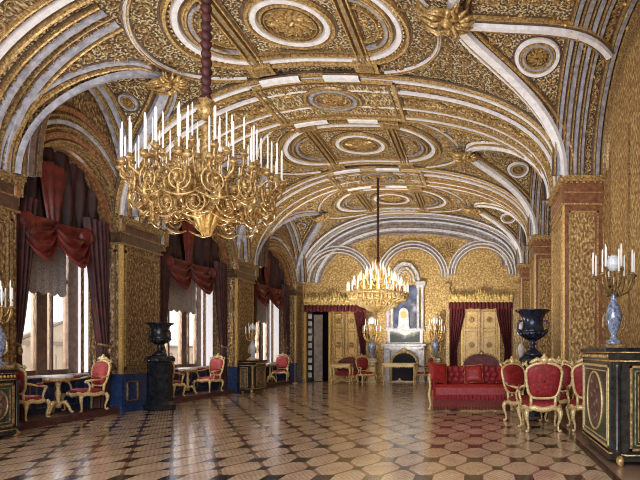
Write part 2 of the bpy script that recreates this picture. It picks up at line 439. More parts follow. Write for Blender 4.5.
def ell(cu, cy, a, b): return lambda t: (cu+a*cos(2*pi*t), cy+b*sin(2*pi*t))
def clear(u, y, m=.1):
    x, z, n = prof(u)
    return all(not ((c.side < 0) == (x < XC) and c.zc(y) > z-m) for c in ALL)
def spiral(mb, S, N, cu, cy, r, a0, sg, w=.03, h=.03, turns=1.35, nseg=13):
    pts, nn, ws = [], [], []
    for i in range(nseg+1):
        t = i/nseg; rr = r*(1-.86*t**.8); a = a0+sg*turns*2*pi*t
        u, y = cu+rr*cos(a), cy+rr*sin(a)
        pts.append(S(u, y)); nn.append(N(u, y)); ws.append(w*(1.15-.6*t))
    mb.ribbon(pts, nn, ws, h, top=.35)
    mb.stud(S(cu, cy)+N(cu, cy)*.01, N(cu, cy), r*.30)
def leafs(mb, S, N, cu, cy, r, k, w, h, a0=0):
    for j in range(k):
        a = a0+2*pi*j/k; pts, nn = [], []
        for i in range(5):
            t = i/4; aa = a+.5*t; u, y = cu+r*(.25+.75*t)*cos(aa), cy+r*(.25+.75*t)*sin(aa); pts.append(S(u, y)); nn.append(N(u, y))
        mb.ribbon(pts, nn, [w*.5, w, w*.9, w*.6, w*.1], h, top=.4)
def rosette(S, N, cu, cy, r, mb=None):
    mb = mb or gold
    for rr, k in ((1, 12), (.62, 8)): leafs(mb, S, N, cu, cy, r*rr, k, r*.34, .045 if rr == 1 else .07)
    mb.stud(S(cu, cy)+N(cu, cy)*.02, N(cu, cy), r*.22)
def scroll_fill(mb, S, N, u0, u1, v0, v1, step, ok, r=.45):
    nu = max(1, int(abs(u1-u0)/step)); nv = max(1, int(abs(v1-v0)/step))
    for i in range(nu):
        for j in range(nv):
            u = u0+(u1-u0)*(i+.5+(rnd.random()-.5)*.25)/nu; v = v0+(v1-v0)*(j+.5+(rnd.random()-.5)*.25)/nv
            if ok and not ok(u, v): continue
            spiral(mb, S, N, u, v, step*r*(.9+.3*rnd.random()), rnd.random()*6.3, 1 if (i+j) % 2 else -1, step*.13, step*.12)
def scroll_row(mb, S, N, along, u0, u1, v, amp, step):
    n = max(2, int(abs(u1-u0)/step))
    pts, nn = [], []
    for i in range(n*6+1):
        u = u0+(u1-u0)*i/(n*6); q = (u, v+amp*.55*sin(pi*i/6)); q = q if along == 'u' else (q[1], q[0])
        pts.append(S(*q)); nn.append(N(*q))
    mb.ribbon(pts, nn, amp*.22, amp*.2, top=.4)
    for i in range(n):
        u = u0+(u1-u0)*(i+.5)/n; s = 1 if i % 2 else -1; q = (u, v+s*amp*-.12); q = q if along == 'u' else (q[1], q[0])
        spiral(mb, S, N, q[0], q[1], amp*.72, i*1.1, s, amp*.24, amp*.22)

# transverse bands between the bays: white ribs, scroll strips and a framed centre panel
BANDS = [(6.3, 8.65), (12.05, 14.4), (18.15, 20.1)]
for bi, (a, b) in enumerate(BANDS):
    W = b-a; m = (a+b)/2
    arc_band(fine, m, W, .035, top=.99)
    for k, (f, w, mb, h) in enumerate([(.02,.07,gold,.07),(.09,.13,white,.06),(.16,.04,gold,.08),(.31,.10,white,.07),(.36,.035,gold,.08),(.66,.10,white,.07),(.61,.035,gold,.08),(.84,.04,gold,.08),(.91,.13,white,.06),(.98,.07,gold,.07)]):
        arc_band(mb, a+W*f, w, h, base=.035)
    for f, amp in ((.235, W*.055), (.485, W*.10), (.75, W*.055)):
        for (s0, s1) in ((-UL+.1, -1.75), (1.75, UR-.1 if bi else 2.9)):
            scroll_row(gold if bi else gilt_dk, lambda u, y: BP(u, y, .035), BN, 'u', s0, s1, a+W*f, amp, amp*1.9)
    for f in (.125, .875):
        p, n = arc_path(a+W*f); studs(gold, p, n, .16, .03, .05)
    # centre panel
    u0, u1 = -1.62, 1.62; y0, y1 = a+W*.09, b-W*.09
    pan = MB(); bx = bpath(lambda t: (u0+(u1-u0)*t, m), 20); fine.ribbon(bx[0], bx[1], y1-y0+.1, .05, base=.05, top=.99)
    for (w, off, mb, h) in ((.10, 0, gold, .10), (.05, .14, gilt_dk, .08)):
        for yy in (y0+off, y1-off):
            p, n = bpath(lambda t: (u0+(u1-u0)*t, yy), 20); mb.ribbon(p, n, w, h, base=.06)
        for uu in (u0+off, u1-off):
            p, n = bpath(lambda t: (uu, y0+(y1-y0)*t), 6); mb.ribbon(p, n, w*1.25, h, base=.06)
    S = lambda u, y: BP(u, y, .09)
    for (r, w, mb) in ((.68, .09, gold), (.54, .13, grey), (.42, .06, gold)):
        p, n = bpath(ell(0, m, r, r*.9), 40, True); mb.ribbon(p, n, w, .06, True, base=.09)
    rosette(S, BN, 0, m, .28)
    scroll_fill(gold, S, BN, u0+.2, -.72, y0+.2, y1-.2, .36, None); scroll_fill(gold, S, BN, u1*.45, u1-.2, y0+.2, y1-.2, .36, None)
    # white cartouche plates either side of the panel on the centre line
    for yy, in ((a+.06,), (b-.06,)):
        for (s0, s1) in ((-1.35, -.45), (.1, .9)):
            p, n = bpath(lambda t: (s0+(s1-s0)*t, yy), 8); white.ribbon(p, n, .26, .06, base=.12)
for y, w, mb in ((8.85,.05,gold),(9.0,.11,blue),(9.14,.04,gilt_dk),(9.32,.13,blue),(9.44,.05,gold)):  # left-hand ribs, shade put into their lilac-grey colour
    arc_band(mb, y, w, .06, -UL, -2.75)
arc_band(grey, 24.55, .9, .06, top=.95)
for f, w, mb in ((24.15, .12, white), (24.35, .06, gold), (24.6, .2, greyb := blue), (24.85, .1, white)):
    arc_band(mb, f, w, .06, base=.06)

# bays: long oval frames round a central medallion
def stadium(cy, L, Rr, cu=0):
    def f(t):
        per = 4*L+2*pi*Rr; s = t*per
        if s < 2*L: return (cu-L+s, cy+Rr)
        s -= 2*L
        if s < pi*Rr: a = s/Rr; return (cu+L+Rr*sin(a), cy+Rr*cos(a))
        s -= pi*Rr
        if s < 2*L: return (cu+L-s, cy-Rr)
        s -= 2*L; a = s/Rr; return (cu-L-Rr*sin(a), cy-Rr*cos(a))
    return f
BAYS = [(10.25, 1.45, 12.05, 8.65), (16.25, 1.62, 18.15, 14.4), (22.05, 1.6, 24.1, 20.1), (4.2, 1.5, 6.3, 2.2)]
for (cy, hw, yb, ya) in BAYS:
    k = hw/1.5; near = cy < 12
    L = .82
    for (rr, w, mb, h) in ((hw*.98, .09, gold, .09), (hw*.86, .15, white, .07), (hw*.74, .06, gold, .09), (hw*.66, .04, gilt_dk, .07)):
        p, n = bpath(stadium(cy, L, rr), 90, True); mb.ribbon(p, n, w, h, True)
    p, n = bpath(stadium(cy, L, hw*.92), 120, True); studs(gold, p, n, .13, .035, .04)
    for (rr, w, mb) in ((.80/1.2, .09, gold), (.68/1.2, .15, white), (.55/1.2, .06, gold), (.48/1.2, .04, gilt_dk)):
        p, n = bpath(ell(0, cy, rr*1.2, rr*1.2), 48, True); mb.ribbon(p, n, w, .08, True)
    p, n = bpath(ell(0, cy, .74, .74), 80, True); studs(gold, p, n, .09, .025, .05)
    rosette(BP, BN, 0, cy, hw*.34); scroll_fill(gold, BP, BN, -.4*hw, .4*hw, cy-.36*hw, cy+.36*hw, .2, lambda u, y: u*u+(y-cy)**2 < .2)
    for sg in (-1, 1):
        uu = sg*1.15
        for off, w, mb in ((-.12, .05, gold), (0, .14, gilt_dk), (.12, .05, gold)):
            p, n = bpath(lambda t: (uu+off, cy-hw*.9+1.8*hw*t), 16); mb.ribbon(p, n, w, .10, base=.02)
        for yy in (cy-hw*.98, cy+hw*.98):
            for (h2, mb) in ((.26, gold), (.16, gilt_dk)):
                p, n = bpath(lambda t: (uu-h2+2*h2*t, yy), 3); mb.ribbon(p, n, h2*1.6, .13 if h2 > .2 else .16, top=.9)
        S2 = BP
        for (rr, w, mb) in ((hw*.5, .05, gold), (hw*.42, .1, grey), (hw*.30, .04, gold)):
            def half(t, rr=rr): a = -pi/2+pi*t; return (sg*(1.27+rr*.9*cos(a)), cy+rr*1.25*sin(a))
            p, n = bpath(half, 24); mb.ribbon(p, n, w, .07)
        scroll_fill(gold, BP, BN, sg*(L+.05), sg*(L+hw*.95), cy-hw*.7, cy+hw*.7, .27, lambda u, y: sqrt((abs(u)-L)**2+(y-cy)**2) < hw*.66)
    # outer frame line and the ground between
    ro = hw+.36
    p, n = bpath(stadium(cy, L+.22, ro), 110, True)
    pp = [(a, b) for a, b in zip(p, n) if ya+.02 < a.y < yb-.02]
    seg = []
    def flush():
        if len(seg) > 2:
            white.ribbon([s[0] for s in seg], [s[1] for s in seg], .10, .06); gold.ribbon([s[0]-Vector((0,0,0)) for s in seg], [s[1] for s in seg], .04, .1)
        seg.clear()
    for (a_, b_) in zip(p, n):
        if ya+.04 < a_.y < yb-.04 and all(not ((c.side < 0) == (a_.x < XC) and c.zc(a_.y) > a_.z-.10) for c in ALL): seg.append((a_, b_))
        else: flush()
    flush()
    ok = lambda u, y: clear(u, y, .12) and (sqrt(max(0, abs(u)-L)**2+(y-cy)**2) > hw+.1)
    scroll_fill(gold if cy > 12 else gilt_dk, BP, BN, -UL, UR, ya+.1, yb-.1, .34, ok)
    scroll_fill(gold, BP, BN, -L, L, cy-hw*.7, cy+hw*.7, .27, lambda u, y: ((u)/(hw*.75))**2+((y-cy)/(hw*.65))**2 > 1)

# lunettes
for ci, c in enumerate(ALL):
    right = c.side > 0
    W1 = white if right else blue  # left ribs are white stucco with the shade put into the colour
    sgn = -c.side
    for half in (-1, 1):
        # groin ribs from the springing to the crown
        vs = lin(.02, c.V-.03, 40); gp, gn, gp2, gn2 = [], [], [], []
        for v in vs:
            vv = half*v; gx = c.groin(vv); P = c.P(gx, vv); n = (c.N(gx, vv)+BN(u_of_x(gx), P.y)).normalized(); gp.append(P); gn.append(n)
        wd = [.20+.05*(i/40) for i in range(41)]
        W1.ribbon(gp, gn, wd, .09, top=.8)
        # gold bead lines on both sides of the rib, on each surface
        off = [c.P(c.groin(half*v)+.24*c.side, half*v) for v in vs]; offn = [c.N(0, half*v) for v in vs]
        keep = [(a, b) for a, b, v in zip(off, offn, vs) if v < c.V-.3]
        gold.ribbon([k[0] for k in keep], [k[1] for k in keep], .07, .07)
        bu = []
        for v in vs:
            x = c.groin(half*v); y = c.prof(half*v)[0]; bu.append((u_of_x(x)-.0*c.side, y+half*.2))
        bu = [(u, y) for (u, y) in bu if clear(u, y, -.02)]
        if len(bu) > 3:
            gold.ribbon([BP(u, y) for u, y in bu], [BN(u, y) for u, y in bu], .06, .07)
            W1.ribbon([BP(u, y+half*.14) for u, y in bu], [BN(u, y) for u, y in bu], .10, .05)
    # ribs that follow the arch next to the wall
    if right:
        xs = [(1.66, .05, gold), (1.74, .10, blue), (1.83, .04, gold), (1.92, .12, grey), (2.01, .04, gold), (2.10, .10, blue), (2.19, .04, gold), (2.26, .08, grey), (2.52, .05, gold), (2.60, .12, grey), (2.70, .05, gold)]
        if ci > 3: xs = xs[:]
    else:
        xs = [(-7.78, .05, gold), (-7.9, .12, blue), (-8.02, .04, gold), (-8.12, .09, grey)]
    for x, w, mb in xs:
        vs = lin(-c.V, c.V, 50); mb.ribbon([c.P(x, v) for v in vs], [c.N(x, v) for v in vs], w, .07)
    Sx = lambda a, b, c=c: c.P(a, b); Nx = lambda a, b, c=c: c.N(a, b)
    if right:
        scroll_row(gold, lambda a, b, c=c: c.P(a, b, .02), Nx, 'v', -c.V+.1, c.V-.1, 2.38, .10, .22)
        # medallions
        if ci == 3:
            pts = [(-.40+2.9*i/24, .25+.10*sin(i/24*pi)+.80*(i/24)**5) for i in range(25)]
            white.ribbon([c.P(*q) for q in pts], [c.N(*q) for q in pts], .17, .07, base=.08); gold.ribbon([c.P(a, b+.15) for a, b in pts], [c.N(a, b) for a, b in pts], .07, .08)
            gold.ribbon([c.P(a, b-.15) for a, b in pts], [c.N(a, b) for a, b in pts], .06, .08)
        for half in (-1, 1):
            vm = half*(1.12 if ci == 3 else .95); xm = 1.12 if ci == 3 else 1.2; r = .40 if ci == 3 else .3
            for (q, w, mb) in ((1.0, .10, white), (.82, .05, gold), (.70, .08, grey), (.6, .03, gold)):
                pp = [(xm+r*q*cos(a*2*pi/36), vm+r*q*sin(a*2*pi/36)) for a in range(36)]
                mb.ribbon([c.P(*q2) for q2 in pp], [c.N(*q2) for q2 in pp], w, .06, True)
            rosette(Sx, Nx, xm, vm, r*.5)
            scroll_fill(gold, Sx, Nx, -2.6, 1.62, half*.15, half*(c.V-.25), .24, lambda u, v, c=c, xm=xm, vm=vm, r=r: u > c.groin(v)+.32 and sqrt((u-xm)**2+(v-vm)**2) > r+.14)
    else:
        for half in (-1, 1):
            vm = half*.95*(c.R/2.1 if c.R < 2 else 1); xm = -7.52; r = .17
            for (q, w, mb) in ((1.0, .06, blue), (.72, .04, gold)):
                pp = [(xm+r*q*cos(a*2*pi/24), vm+r*q*sin(a*2*pi/24)) for a in range(24)]
                mb.ribbon([c.P(*q2) for q2 in pp], [c.N(*q2) for q2 in pp], w, .05, True)
            rosette(Sx, Nx, xm, vm, r*.55)
            scroll_fill(gilt_dk, Sx, Nx, -7.7, -7.0, half*.1, half*(c.V-.4), .2, lambda u, v, c=c, xm=xm, vm=vm, r=r: u < c.groin(v)-.2 and sqrt((u-xm)**2+(v-vm)**2) > r+.08)
# gilt sculpture groups at the point of every lunette
def cartouche(mb, P, n, s):
    t = Vector((0,1,0)); b = n.cross(t).normalized(); t = b.cross(n)
    T = lambda a, c_, e: P+t*a*s+b*c_*s+n*e*s
    def limb(pts, rr): mb.tube([T(*p) for p in pts], [r*s for r in rr], 6)
    mb.ball(T(0,0,.18), .22*s, 8, 6); mb.ball(T(.05,.36,.28), .12*s, 8, 6); mb.ball(T(.42,.05,.25), .13*s, 8, 6); mb.ball(T(-.42,.05,.25), .13*s, 8, 6)
    for sg in (-1, 1):
        limb([(sg*.1,.1,.2),(sg*.35,.3,.35),(sg*.62,.2,.3),(sg*.8,.34,.2)], [.10,.08,.06,.03])
        limb([(sg*.42,0,.25),(sg*.5,-.3,.3),(sg*.38,-.55,.25),(sg*.5,-.8,.1)], [.12,.10,.07,.04])
        limb([(sg*.1,-.1,.2),(sg*.2,-.4,.25),(sg*.12,-.7,.15),(sg*.2,-.95,.05)], [.10,.09,.06,.02])
        for k in range(5):
            a = .5+.35*k; pts = [(sg*(.3+.5*t_)*cos(a), (.3+.5*t_)*sin(a), .15+.1*sin(pi*t_)) for t_ in (0,.33,.66,1)]
            limb(pts, [.05,.09,.07,.01])
    for k in range(12):
        a = k*2*pi/12; mb.ball(T(.28*cos(a), .28*sin(a), .15), .08*s, 6, 4)
cart = []
for ci, c in enumerate(ALL):
    mb = MB(); gx = c.groin(0); s = .55 if c.side > 0 else .5
    if ci in (3,): s = .62
    P = Vector((gx-.10*c.side, c.yc, zb(gx)-.05)); n = (BN(u_of_x(gx), 0)+Vector((0,0,-1))).normalized()
    cartouche(mb, P, n, s); cart.append(mb)
for mb, nm, mt in ((white,'white_rib','white'),(gold,'gilt_moulding','gold'),(grey,'grey_rib','grey'),(gilt_dk,'gilt_scrollwork','gold_dk'),(shade_line,'rib_shade_line','shade_brown'),(fine,'transverse_band','vault_fine'),(blue,'lilac_rib','greyblue')):
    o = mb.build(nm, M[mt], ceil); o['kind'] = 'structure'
for mb in cart: o = mb.build('gilt_figure_group', M['gold'], ceil); o['kind'] = 'structure'

# ------------------------------------------------------------------ floor and walls
def struct(mb, name, m, parent=None): return tag(mb.build(name, M[m], parent), kind='structure')
struct(MB().box(XBL-.3, XBR+.3, -2.5, YF+.3, -.2, 0), 'floor', 'floor')
# right wall
wr = MB(); wr.box(XBR, XBR+.25, -2.5, YF+.25, 0, 8.2); wright = struct(wr, 'wall_right', 'brocade')
g = MB()
for c in CRr:
    vs = lin(-c.V, c.V, 40)
    for off, w in ((.1, .06), (.28, .05), (.42, .08)):
        pts = []
        for v in vs:
            y, z, n = c.prof(v); pts.append(Vector((XBR, y, z))+n*off)
        g.ribbon(pts, [Vector((-1,0,0))]*len(pts), w, .05)
for y in (9.9, 11.35): g.box(XBR-.03, XBR, y, y+.05, 0, 5.6)
for (a, b) in ((14.4, 17.8), (20.2, 23.9)):
    for y in (a, b): g.box(XBR-.03, XBR, y, y+.06, 0, 5.3)
struct(g, 'wall_moulding', 'gold_dk', wright)
# left wall: spandrel wall with arched openings, soffits, alcove backs
OPEN = [(9.62, 12.3), (14.1, 18.0), (19.85, 23.9)]
def opening(y0, y1):
    yc = (y0+y1)/2; R = (y1-y0)/2; sp = 4.15; ap = 5.55
    return yc, R, sp, ap
wl = MB(); back = MB(); sof = MB(); gm = MB(); gy = MB(); gmd = MB()
N = 24
for c, (y0, y1) in zip(CL, OPEN):
    yc, R, sp, ap = opening(y0, y1)
    inner = [(yc-R*cos(pi*i/N), sp+(ap-sp)*sin(pi*i/N)) for i in range(N+1)]
    outer = [(c.prof(-c.V+2*c.V*i/N)[0], c.prof(-c.V+2*c.V*i/N)[1]+.02) for i in range(N+1)]
    for i in range(N):
        a, b, d, e = inner[i], inner[i+1], outer[i+1], outer[i]
        wl.quad((XL, *a), (XL, *b), (XL, *d), (XL, *e))
        sof.quad((XL, *b), (XL, *a), (XBL, *a), (XBL, *b), smooth=True)
    for (a, b) in ((y0, c.y0), (y1, c.y1)): wl.quad((XL, a, 4.0), (XL, b, 4.0), (XL, b, 4.55), (XL, a, 4.15))
    for off, w, mb, h in ((.03,.07,gm,.06),(.16,.16,gmd,.05),(.30,.04,gm,.06),(.42,.10,gy,.05),(.55,.05,gm,.06),(.70,.14,gmd,.05)):
        pts = [Vector((XL, yc-(R+off*.5)*cos(pi*i/40), sp+(ap-sp+off)*sin(pi*i/40))) for i in range(41)]
        pts = [p for p in pts if p.z < c.zc(p.y)+.05 or off < .2]
        if len(pts) > 3: mb.ribbon(pts, [Vector((1,0,0))]*len(pts), w, h)
        if off in (.16, .70): studs(gm, pts, [Vector((1,0,0))]*len(pts), .10, .045, .04)
    for xx, w, mb in ((-8.3,.06,gm),(-8.5,.2,gmd),(-8.72,.06,gm)):
        pts = [Vector((xx, yc-R*cos(pi*i/40), sp+(ap-sp)*sin(pi*i/40))) for i in range(41)]
        nn = [Vector((0, cos(pi*i/40), -sin(pi*i/40))) for i in range(41)]
        mb.ribbon(pts, nn, w, .05)
        if w == .2: studs(gm, pts, nn, .12, .06, .03)
# wall body behind with window holes
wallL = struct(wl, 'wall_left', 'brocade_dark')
bk = MB(); YW = [(9.75, 12.25), (14.7, 17.65), (20.6, 23.4)]; z0w, z1w = .92, 4.6
ys = [-2.5]; 
for a, b in YW: ys += [a, b]
ys.append(YF+.25)
for i in range(0, len(ys), 2): bk.box(XBL-.3, XBL, ys[i], ys[i+1], -.1, 8.2)
for a, b in YW: bk.box(XBL-.3, XBL, a, b, -.1, z0w); bk.box(XBL-.3, XBL, a, b, z1w, 8.2)
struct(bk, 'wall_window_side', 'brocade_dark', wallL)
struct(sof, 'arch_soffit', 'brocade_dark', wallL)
struct(gm, 'arch_moulding', 'gold_dk', wallL); struct(gmd, 'arch_scroll_band', 'marble_red', wallL); struct(gy, 'arch_rib', 'grey', wallL)
# blue dado inside the alcoves
dd = MB()
for (y0, y1) in OPEN: dd.box(XBL, XBL+.03, y0, y1, .14, .86)
struct(dd, 'dado_panel', 'dado', wallL)
dd = MB()
for (y0, y1) in OPEN:
    n = int((y1-y0)/.55)
    for i in range(n):
        a = y0+.1+(y1-y0-.2)*i/n; b = a+(y1-y0-.2)/n-.12
        for (p, q, r, s) in ((a,b,.24,.27),(a,b,.76,.79),(a,a+.03,.24,.79),(b-.03,b,.24,.79)): dd.box(XBL+.03, XBL+.04, p, q, r, s)
struct(dd, 'dado_gilt_line', 'gold_dk', wallL)
stp = MB()
for (y0, y1) in OPEN: stp.box(XBL, XL-.02, y0-.02, y1+.02, 0, .14)
struct(stp, 'trim_1', 'carpet')
st = MB()
for (y0, y1) in OPEN: st.box(XL-.02, XL+.0, y0, y1, .0, .135)
struct(st, 'trim_2', 'carpet')

# ------------------------------------------------------------------ piers
def pier(side, y0, y1, S, dark, label):
    xf = XL if side < 0 else XR; xb = XBL if side < 0 else XBR
    x0, x1 = min(xf, xb), max(xf, xb)
    body = MB(); zt = S-.62; z0 = .86 if side < 0 else .35
    body.box(x0, x1, y0, y1, z0, zt)
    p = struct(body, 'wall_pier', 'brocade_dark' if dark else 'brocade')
    d = 1 if side < 0 else -1
    e = lambda k: (x0, x1+k) if side < 0 else (x0-k, x1)
    b = MB(); a_, b_ = e(.02); b.box(a_, b_, y0-.02, y1+.02, 0, z0)
    struct(b, 'pier_dado', 'dado' if side < 0 else 'marble_red', p)
    l = MB(); a_, b_ = e(.05); l.box(a_, b_, y0-.05, y1+.05, 0, .14); l.box(a_, b_, y0-.05, y1+.05, z0-.05, z0+.03)
    struct(l, 'pier_plinth', 'dado' if side < 0 else 'gold_dk', p)
    # gilt framing on the room face and the near face
    fr = MB()
    def rect_x(x, a, b, zz0, zz1, w=.05):
        for (p1, p2, q1, q2) in ((a,b,zz0,zz0+w),(a,b,zz1-w,zz1),(a,a+w,zz0,zz1),(b-w,b,zz0,zz1)):
            fr.box(min(x, x+d*.03), max(x, x+d*.03), p1, p2, q1, q2)
    def rect_y(y, a, b, zz0, zz1, w=.05):
        for (p1, p2, q1, q2) in ((a,b,zz0,zz0+w),(a,b,zz1-w,zz1),(a,a+w,zz0,zz1),(b-w,b,zz0,zz1)):
            fr.box(p1, p2, y-.03, y, q1, q2)
    rect_x(xf, y0+.10, y1-.10, z0+.15, zt-.15); rect_x(xf, y0+.18, y1-.18, z0+.23, zt-.23, .02)
    a, b = (x0+.12, x1-.12); rect_y(y0, a, b, z0+.15, zt-.15, .04)
    if side < 0: rect_x(xf+.02, y0+.15, y0+.55, .25, .72, .03); rect_x(xf+.02, y1-.55, y1-.15, .25, .72, .03)
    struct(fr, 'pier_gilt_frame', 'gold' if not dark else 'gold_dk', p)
    nr = MB(); nr.box(xf-d*.06, xf+d*.012, y0-.012, y0+.06, z0, zt)
    struct(nr, 'pier_corner_bead', 'gold_br', p)
    # capital
    cp = MB()
    a_, b_ = e(.02); cp.box(a_, b_, y0-.02, y1+.02, zt, S-.12)
    struct(cp, 'capital_frieze', 'marble_dk' if dark else 'marble_red', p)
    if side > 0:
        mb_ = MB(); mb_.box(x0+.03, x0+.11, y0-.015, y0, z0, zt); mb_.box(x1-.20, x1-.03, y0-.015, y0, z0, zt); mb_.box(x0+.03, x1-.03, y0-.014, y0, zt-.15, zt); struct(mb_, 'pier_marble_border', 'marble_red', p)
    cg = MB()
    for (zz, hh, k) in ((zt-.02, .04, .045), (zt+.25, .025, .03), (S-.12, .05, .07), (S-.07, .07, .10)):
        a_, b_ = e(k); cg.box(a_, b_, y0-k, y1+k, zz, zz+hh)
    n = int((y1-y0)/.11)
    for i in range(n):
        yy = y0+.03+(y1-y0-.06)*i/n; xx = xf+d*.08; cg.box(min(xf, xx), max(xf, xx), yy, yy+.055, S-.17, S-.12)
    for i in range(7):
        xx = x0+(x1-x0)*i/7+.02; cg.box(xx, xx+.055, y0-.08, y0, S-.17, S-.12)
    struct(cg, 'capital_cornice', 'gold_dk' if dark else 'gold', p)
    return p
for (a, b) in ((7.6, 9.55), (12.35, 13.85), (18.2, 19.6), (24.05, YF)): pier(-1, a, b, SL, True, '')
pier(-1, 3.0, 5.0, SL, True, '')
for (a, b) in ((4.0, 5.8), (12.0, 13.9), (18.2, 19.9), (24.1, YF)): pier(1, a, b, SR, False, '')

# ------------------------------------------------------------------ windows
wmb = []
for wi, (a, b) in enumerate(YW):
    W = b-a; x = XBL-.12
    fr = MB()
    for (p, q) in ((a, a+.2), (b-.30, b), (b-1.16, b-.88), (b-.76, b-.72), (b-1.9, b-1.8)): fr.box(x-.06, x+.06, p, q, z0w, z1w)
    for z in (z0w, 2.9, 4.4): fr.box(x-.05, x+.05, a, b, z, z+.10)
    w = tag(fr.build('window_%d' % (wi+1), M['frame']), kind='structure')
    gl = mat('pane_glass', (1,1,1), .0); gb = gl.node_tree.nodes['Principled BSDF']; gb.inputs['Transmission Weight'].default_value = 1; gb.inputs['IOR'].default_value = 1.01
    p = MB().box(x-.005, x+.005, a, b, z0w, z1w).build('window_pane', gl, w); p['kind'] = 'structure'
    s = MB().box(XBL-.02, XBL+.16, a-.05, b+.05, z0w-.05, z0w, bev=.01).build('window_sill', M['marble_white'], w); s['kind'] = 'structure'
    # side reveal at the far end has its daylight put in by emission
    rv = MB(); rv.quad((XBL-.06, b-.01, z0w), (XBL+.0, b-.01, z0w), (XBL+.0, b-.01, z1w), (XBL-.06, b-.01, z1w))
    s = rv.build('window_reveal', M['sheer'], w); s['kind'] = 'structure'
    # lace blind
    lb = MB(); nn = 40
    lb.grid(lambda s_, t, a=a, b=b, W=W: (XBL-.03+.01*sin(s_*60), a+.1+(W-.5)*s_, 4.5-(1.85+.07*abs(sin(s_*pi*8)))*t), nn, 6)
    tag(lb.build('lace_blind', M['lace']), ['grey lace blind hanging behind the swag of the nearest window', 'grey lace blind in the middle window beyond the black urn', 'grey lace blind in the farthest window'][wi], 'blind')

# ------------------------------------------------------------------ drapery
pos_names = ['nearest window', 'middle window beyond the black urn', 'farthest window beside the corner']
for wi, (y0, y1) in enumerate(OPEN):
    yc, R, sp, ap = opening(y0, y1); W = y1-y0
    def topz(y): t = min(1, abs(y-yc)/R); return sp+(ap-sp)*sqrt(max(0, 1-t*t))
    # gathered upper cloth following the arch
    up = MB()
    def f(s, t):
        y = y0+.03+(W-.06)*s; z1 = topz(y)-.02; z0 = 3.85-.15*abs(sin(2*pi*s))
        conv = (1-t)*.0
        return (XBL+.40+.06*sin(s*38+4*t)+.03*sin(s*90), y, z0+(z1-z0)*t)
    up.grid(f, 90, 12)
    nm = pos_names[wi]
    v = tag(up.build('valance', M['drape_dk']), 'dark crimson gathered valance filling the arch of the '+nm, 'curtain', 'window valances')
    # two swags with folds and centre jabot
    sw = MB()
    sa, sb = y0+.30*W/2.7, y1-.62*W/2.7
    for k in range(2):
        a = sa+(sb-sa)*.5*k; b = a+(sb-sa)*.5
        def g_(s, t, a=a, b=b):
            y = a+(b-a)*s; sag = 4*s*(1-s)
            z = 3.98-.34*t-sag*(.02+.46*t)+.035*sin(t*20+2*s)
            return (XBL+.56+.16*sin(pi*s)*(.3+t)+.05*sin(t*20+2*s), y, z)
        sw.grid(g_, 24, 26)
    for k, yy in enumerate((sa+.12, sb-.12)):
        sw.ball((XBL+.60, yy, 3.86), .15, 14, 10, sx=.8, sy=1.3, sz=1.25)
    def jb(s, t):
        w = .10+.20*(1-t)
        return (XBL+.52+.04*sin(s*18), (sa+sb)/2-w*1.3+2.6*w*s, 5.2-.2*(abs(s-.5)*2)-(1.25)*t+.2*abs(s-.5))
    sw.grid(jb, 24, 12)
    o = sw.build('swag', M['swag'], v)
    fg = MB()
    for k in range(2):
        a = sa+(sb-sa)*.5*k; b = a+(sb-sa)*.5
        def g2(s, t, a=a, b=b):
            y = a+(b-a)*s; sag = 4*s*(1-s); return (XBL+.57+.20*sin(pi*s), y, 3.74-sag*.52-.08*t)
        fg.grid(g2, 40, 1)
    fg.build('fringe', M['fringe'], v)
    # side drapes
    for si, (ya, sg) in enumerate(((y0+.03, 1), (y1-.03, -1))):
        dr = MB()
        def d_(s, t, ya=ya, sg=sg):
            z = 4.3-4.14*t
            tie = 1.55
            if z > tie: q = (z-tie)/(4.3-tie); wd = .27+.42*q**.8
            else: q = (tie-z)/(tie-.14); wd = .27+.12*q
            y = ya+sg*wd*s
            return (XBL+.58+.06*sin(s*30+.5*t)+.05*(1-abs(2*s-1)), y, z)
        dr.grid(d_, 44, 30)
        side_nm = 'near-side' if si == 0 else 'far-side'
        o = tag(dr.build('drape', M['drape'] if wi else M['drape']), 'dark crimson %s drape tied back at the %s' % (side_nm, nm), 'curtain', 'tied-back window drapes')
        tb = MB(); tb.tube([(XBL+.58, ya+sg*.0, 1.62), (XBL+.72, ya+sg*.12, 1.52), (XBL+.58, ya+sg*.30, 1.58)], .03, 6); tb.ball((XBL+.72, ya+sg*.12, 1.42), .05, 8, 5, sz=1.8)
        tb.build('tieback', M['gold_dk'], o)
    # sheer white curtain strip on the far side of the glass
    a, b = YW[wi]; y1s = y1+.04
    sh = MB(); sh.grid(lambda s, t: (XBL+.14+.02*sin(s*26), b-.10+(y1s-b+.02)*s, 4.3-3.36*t), 20, 10)
    tag(sh.build('sheer_curtain', M['sheer']), 'white sheer curtain strip at far side of the '+nm, 'curtain', 'sheer curtains')

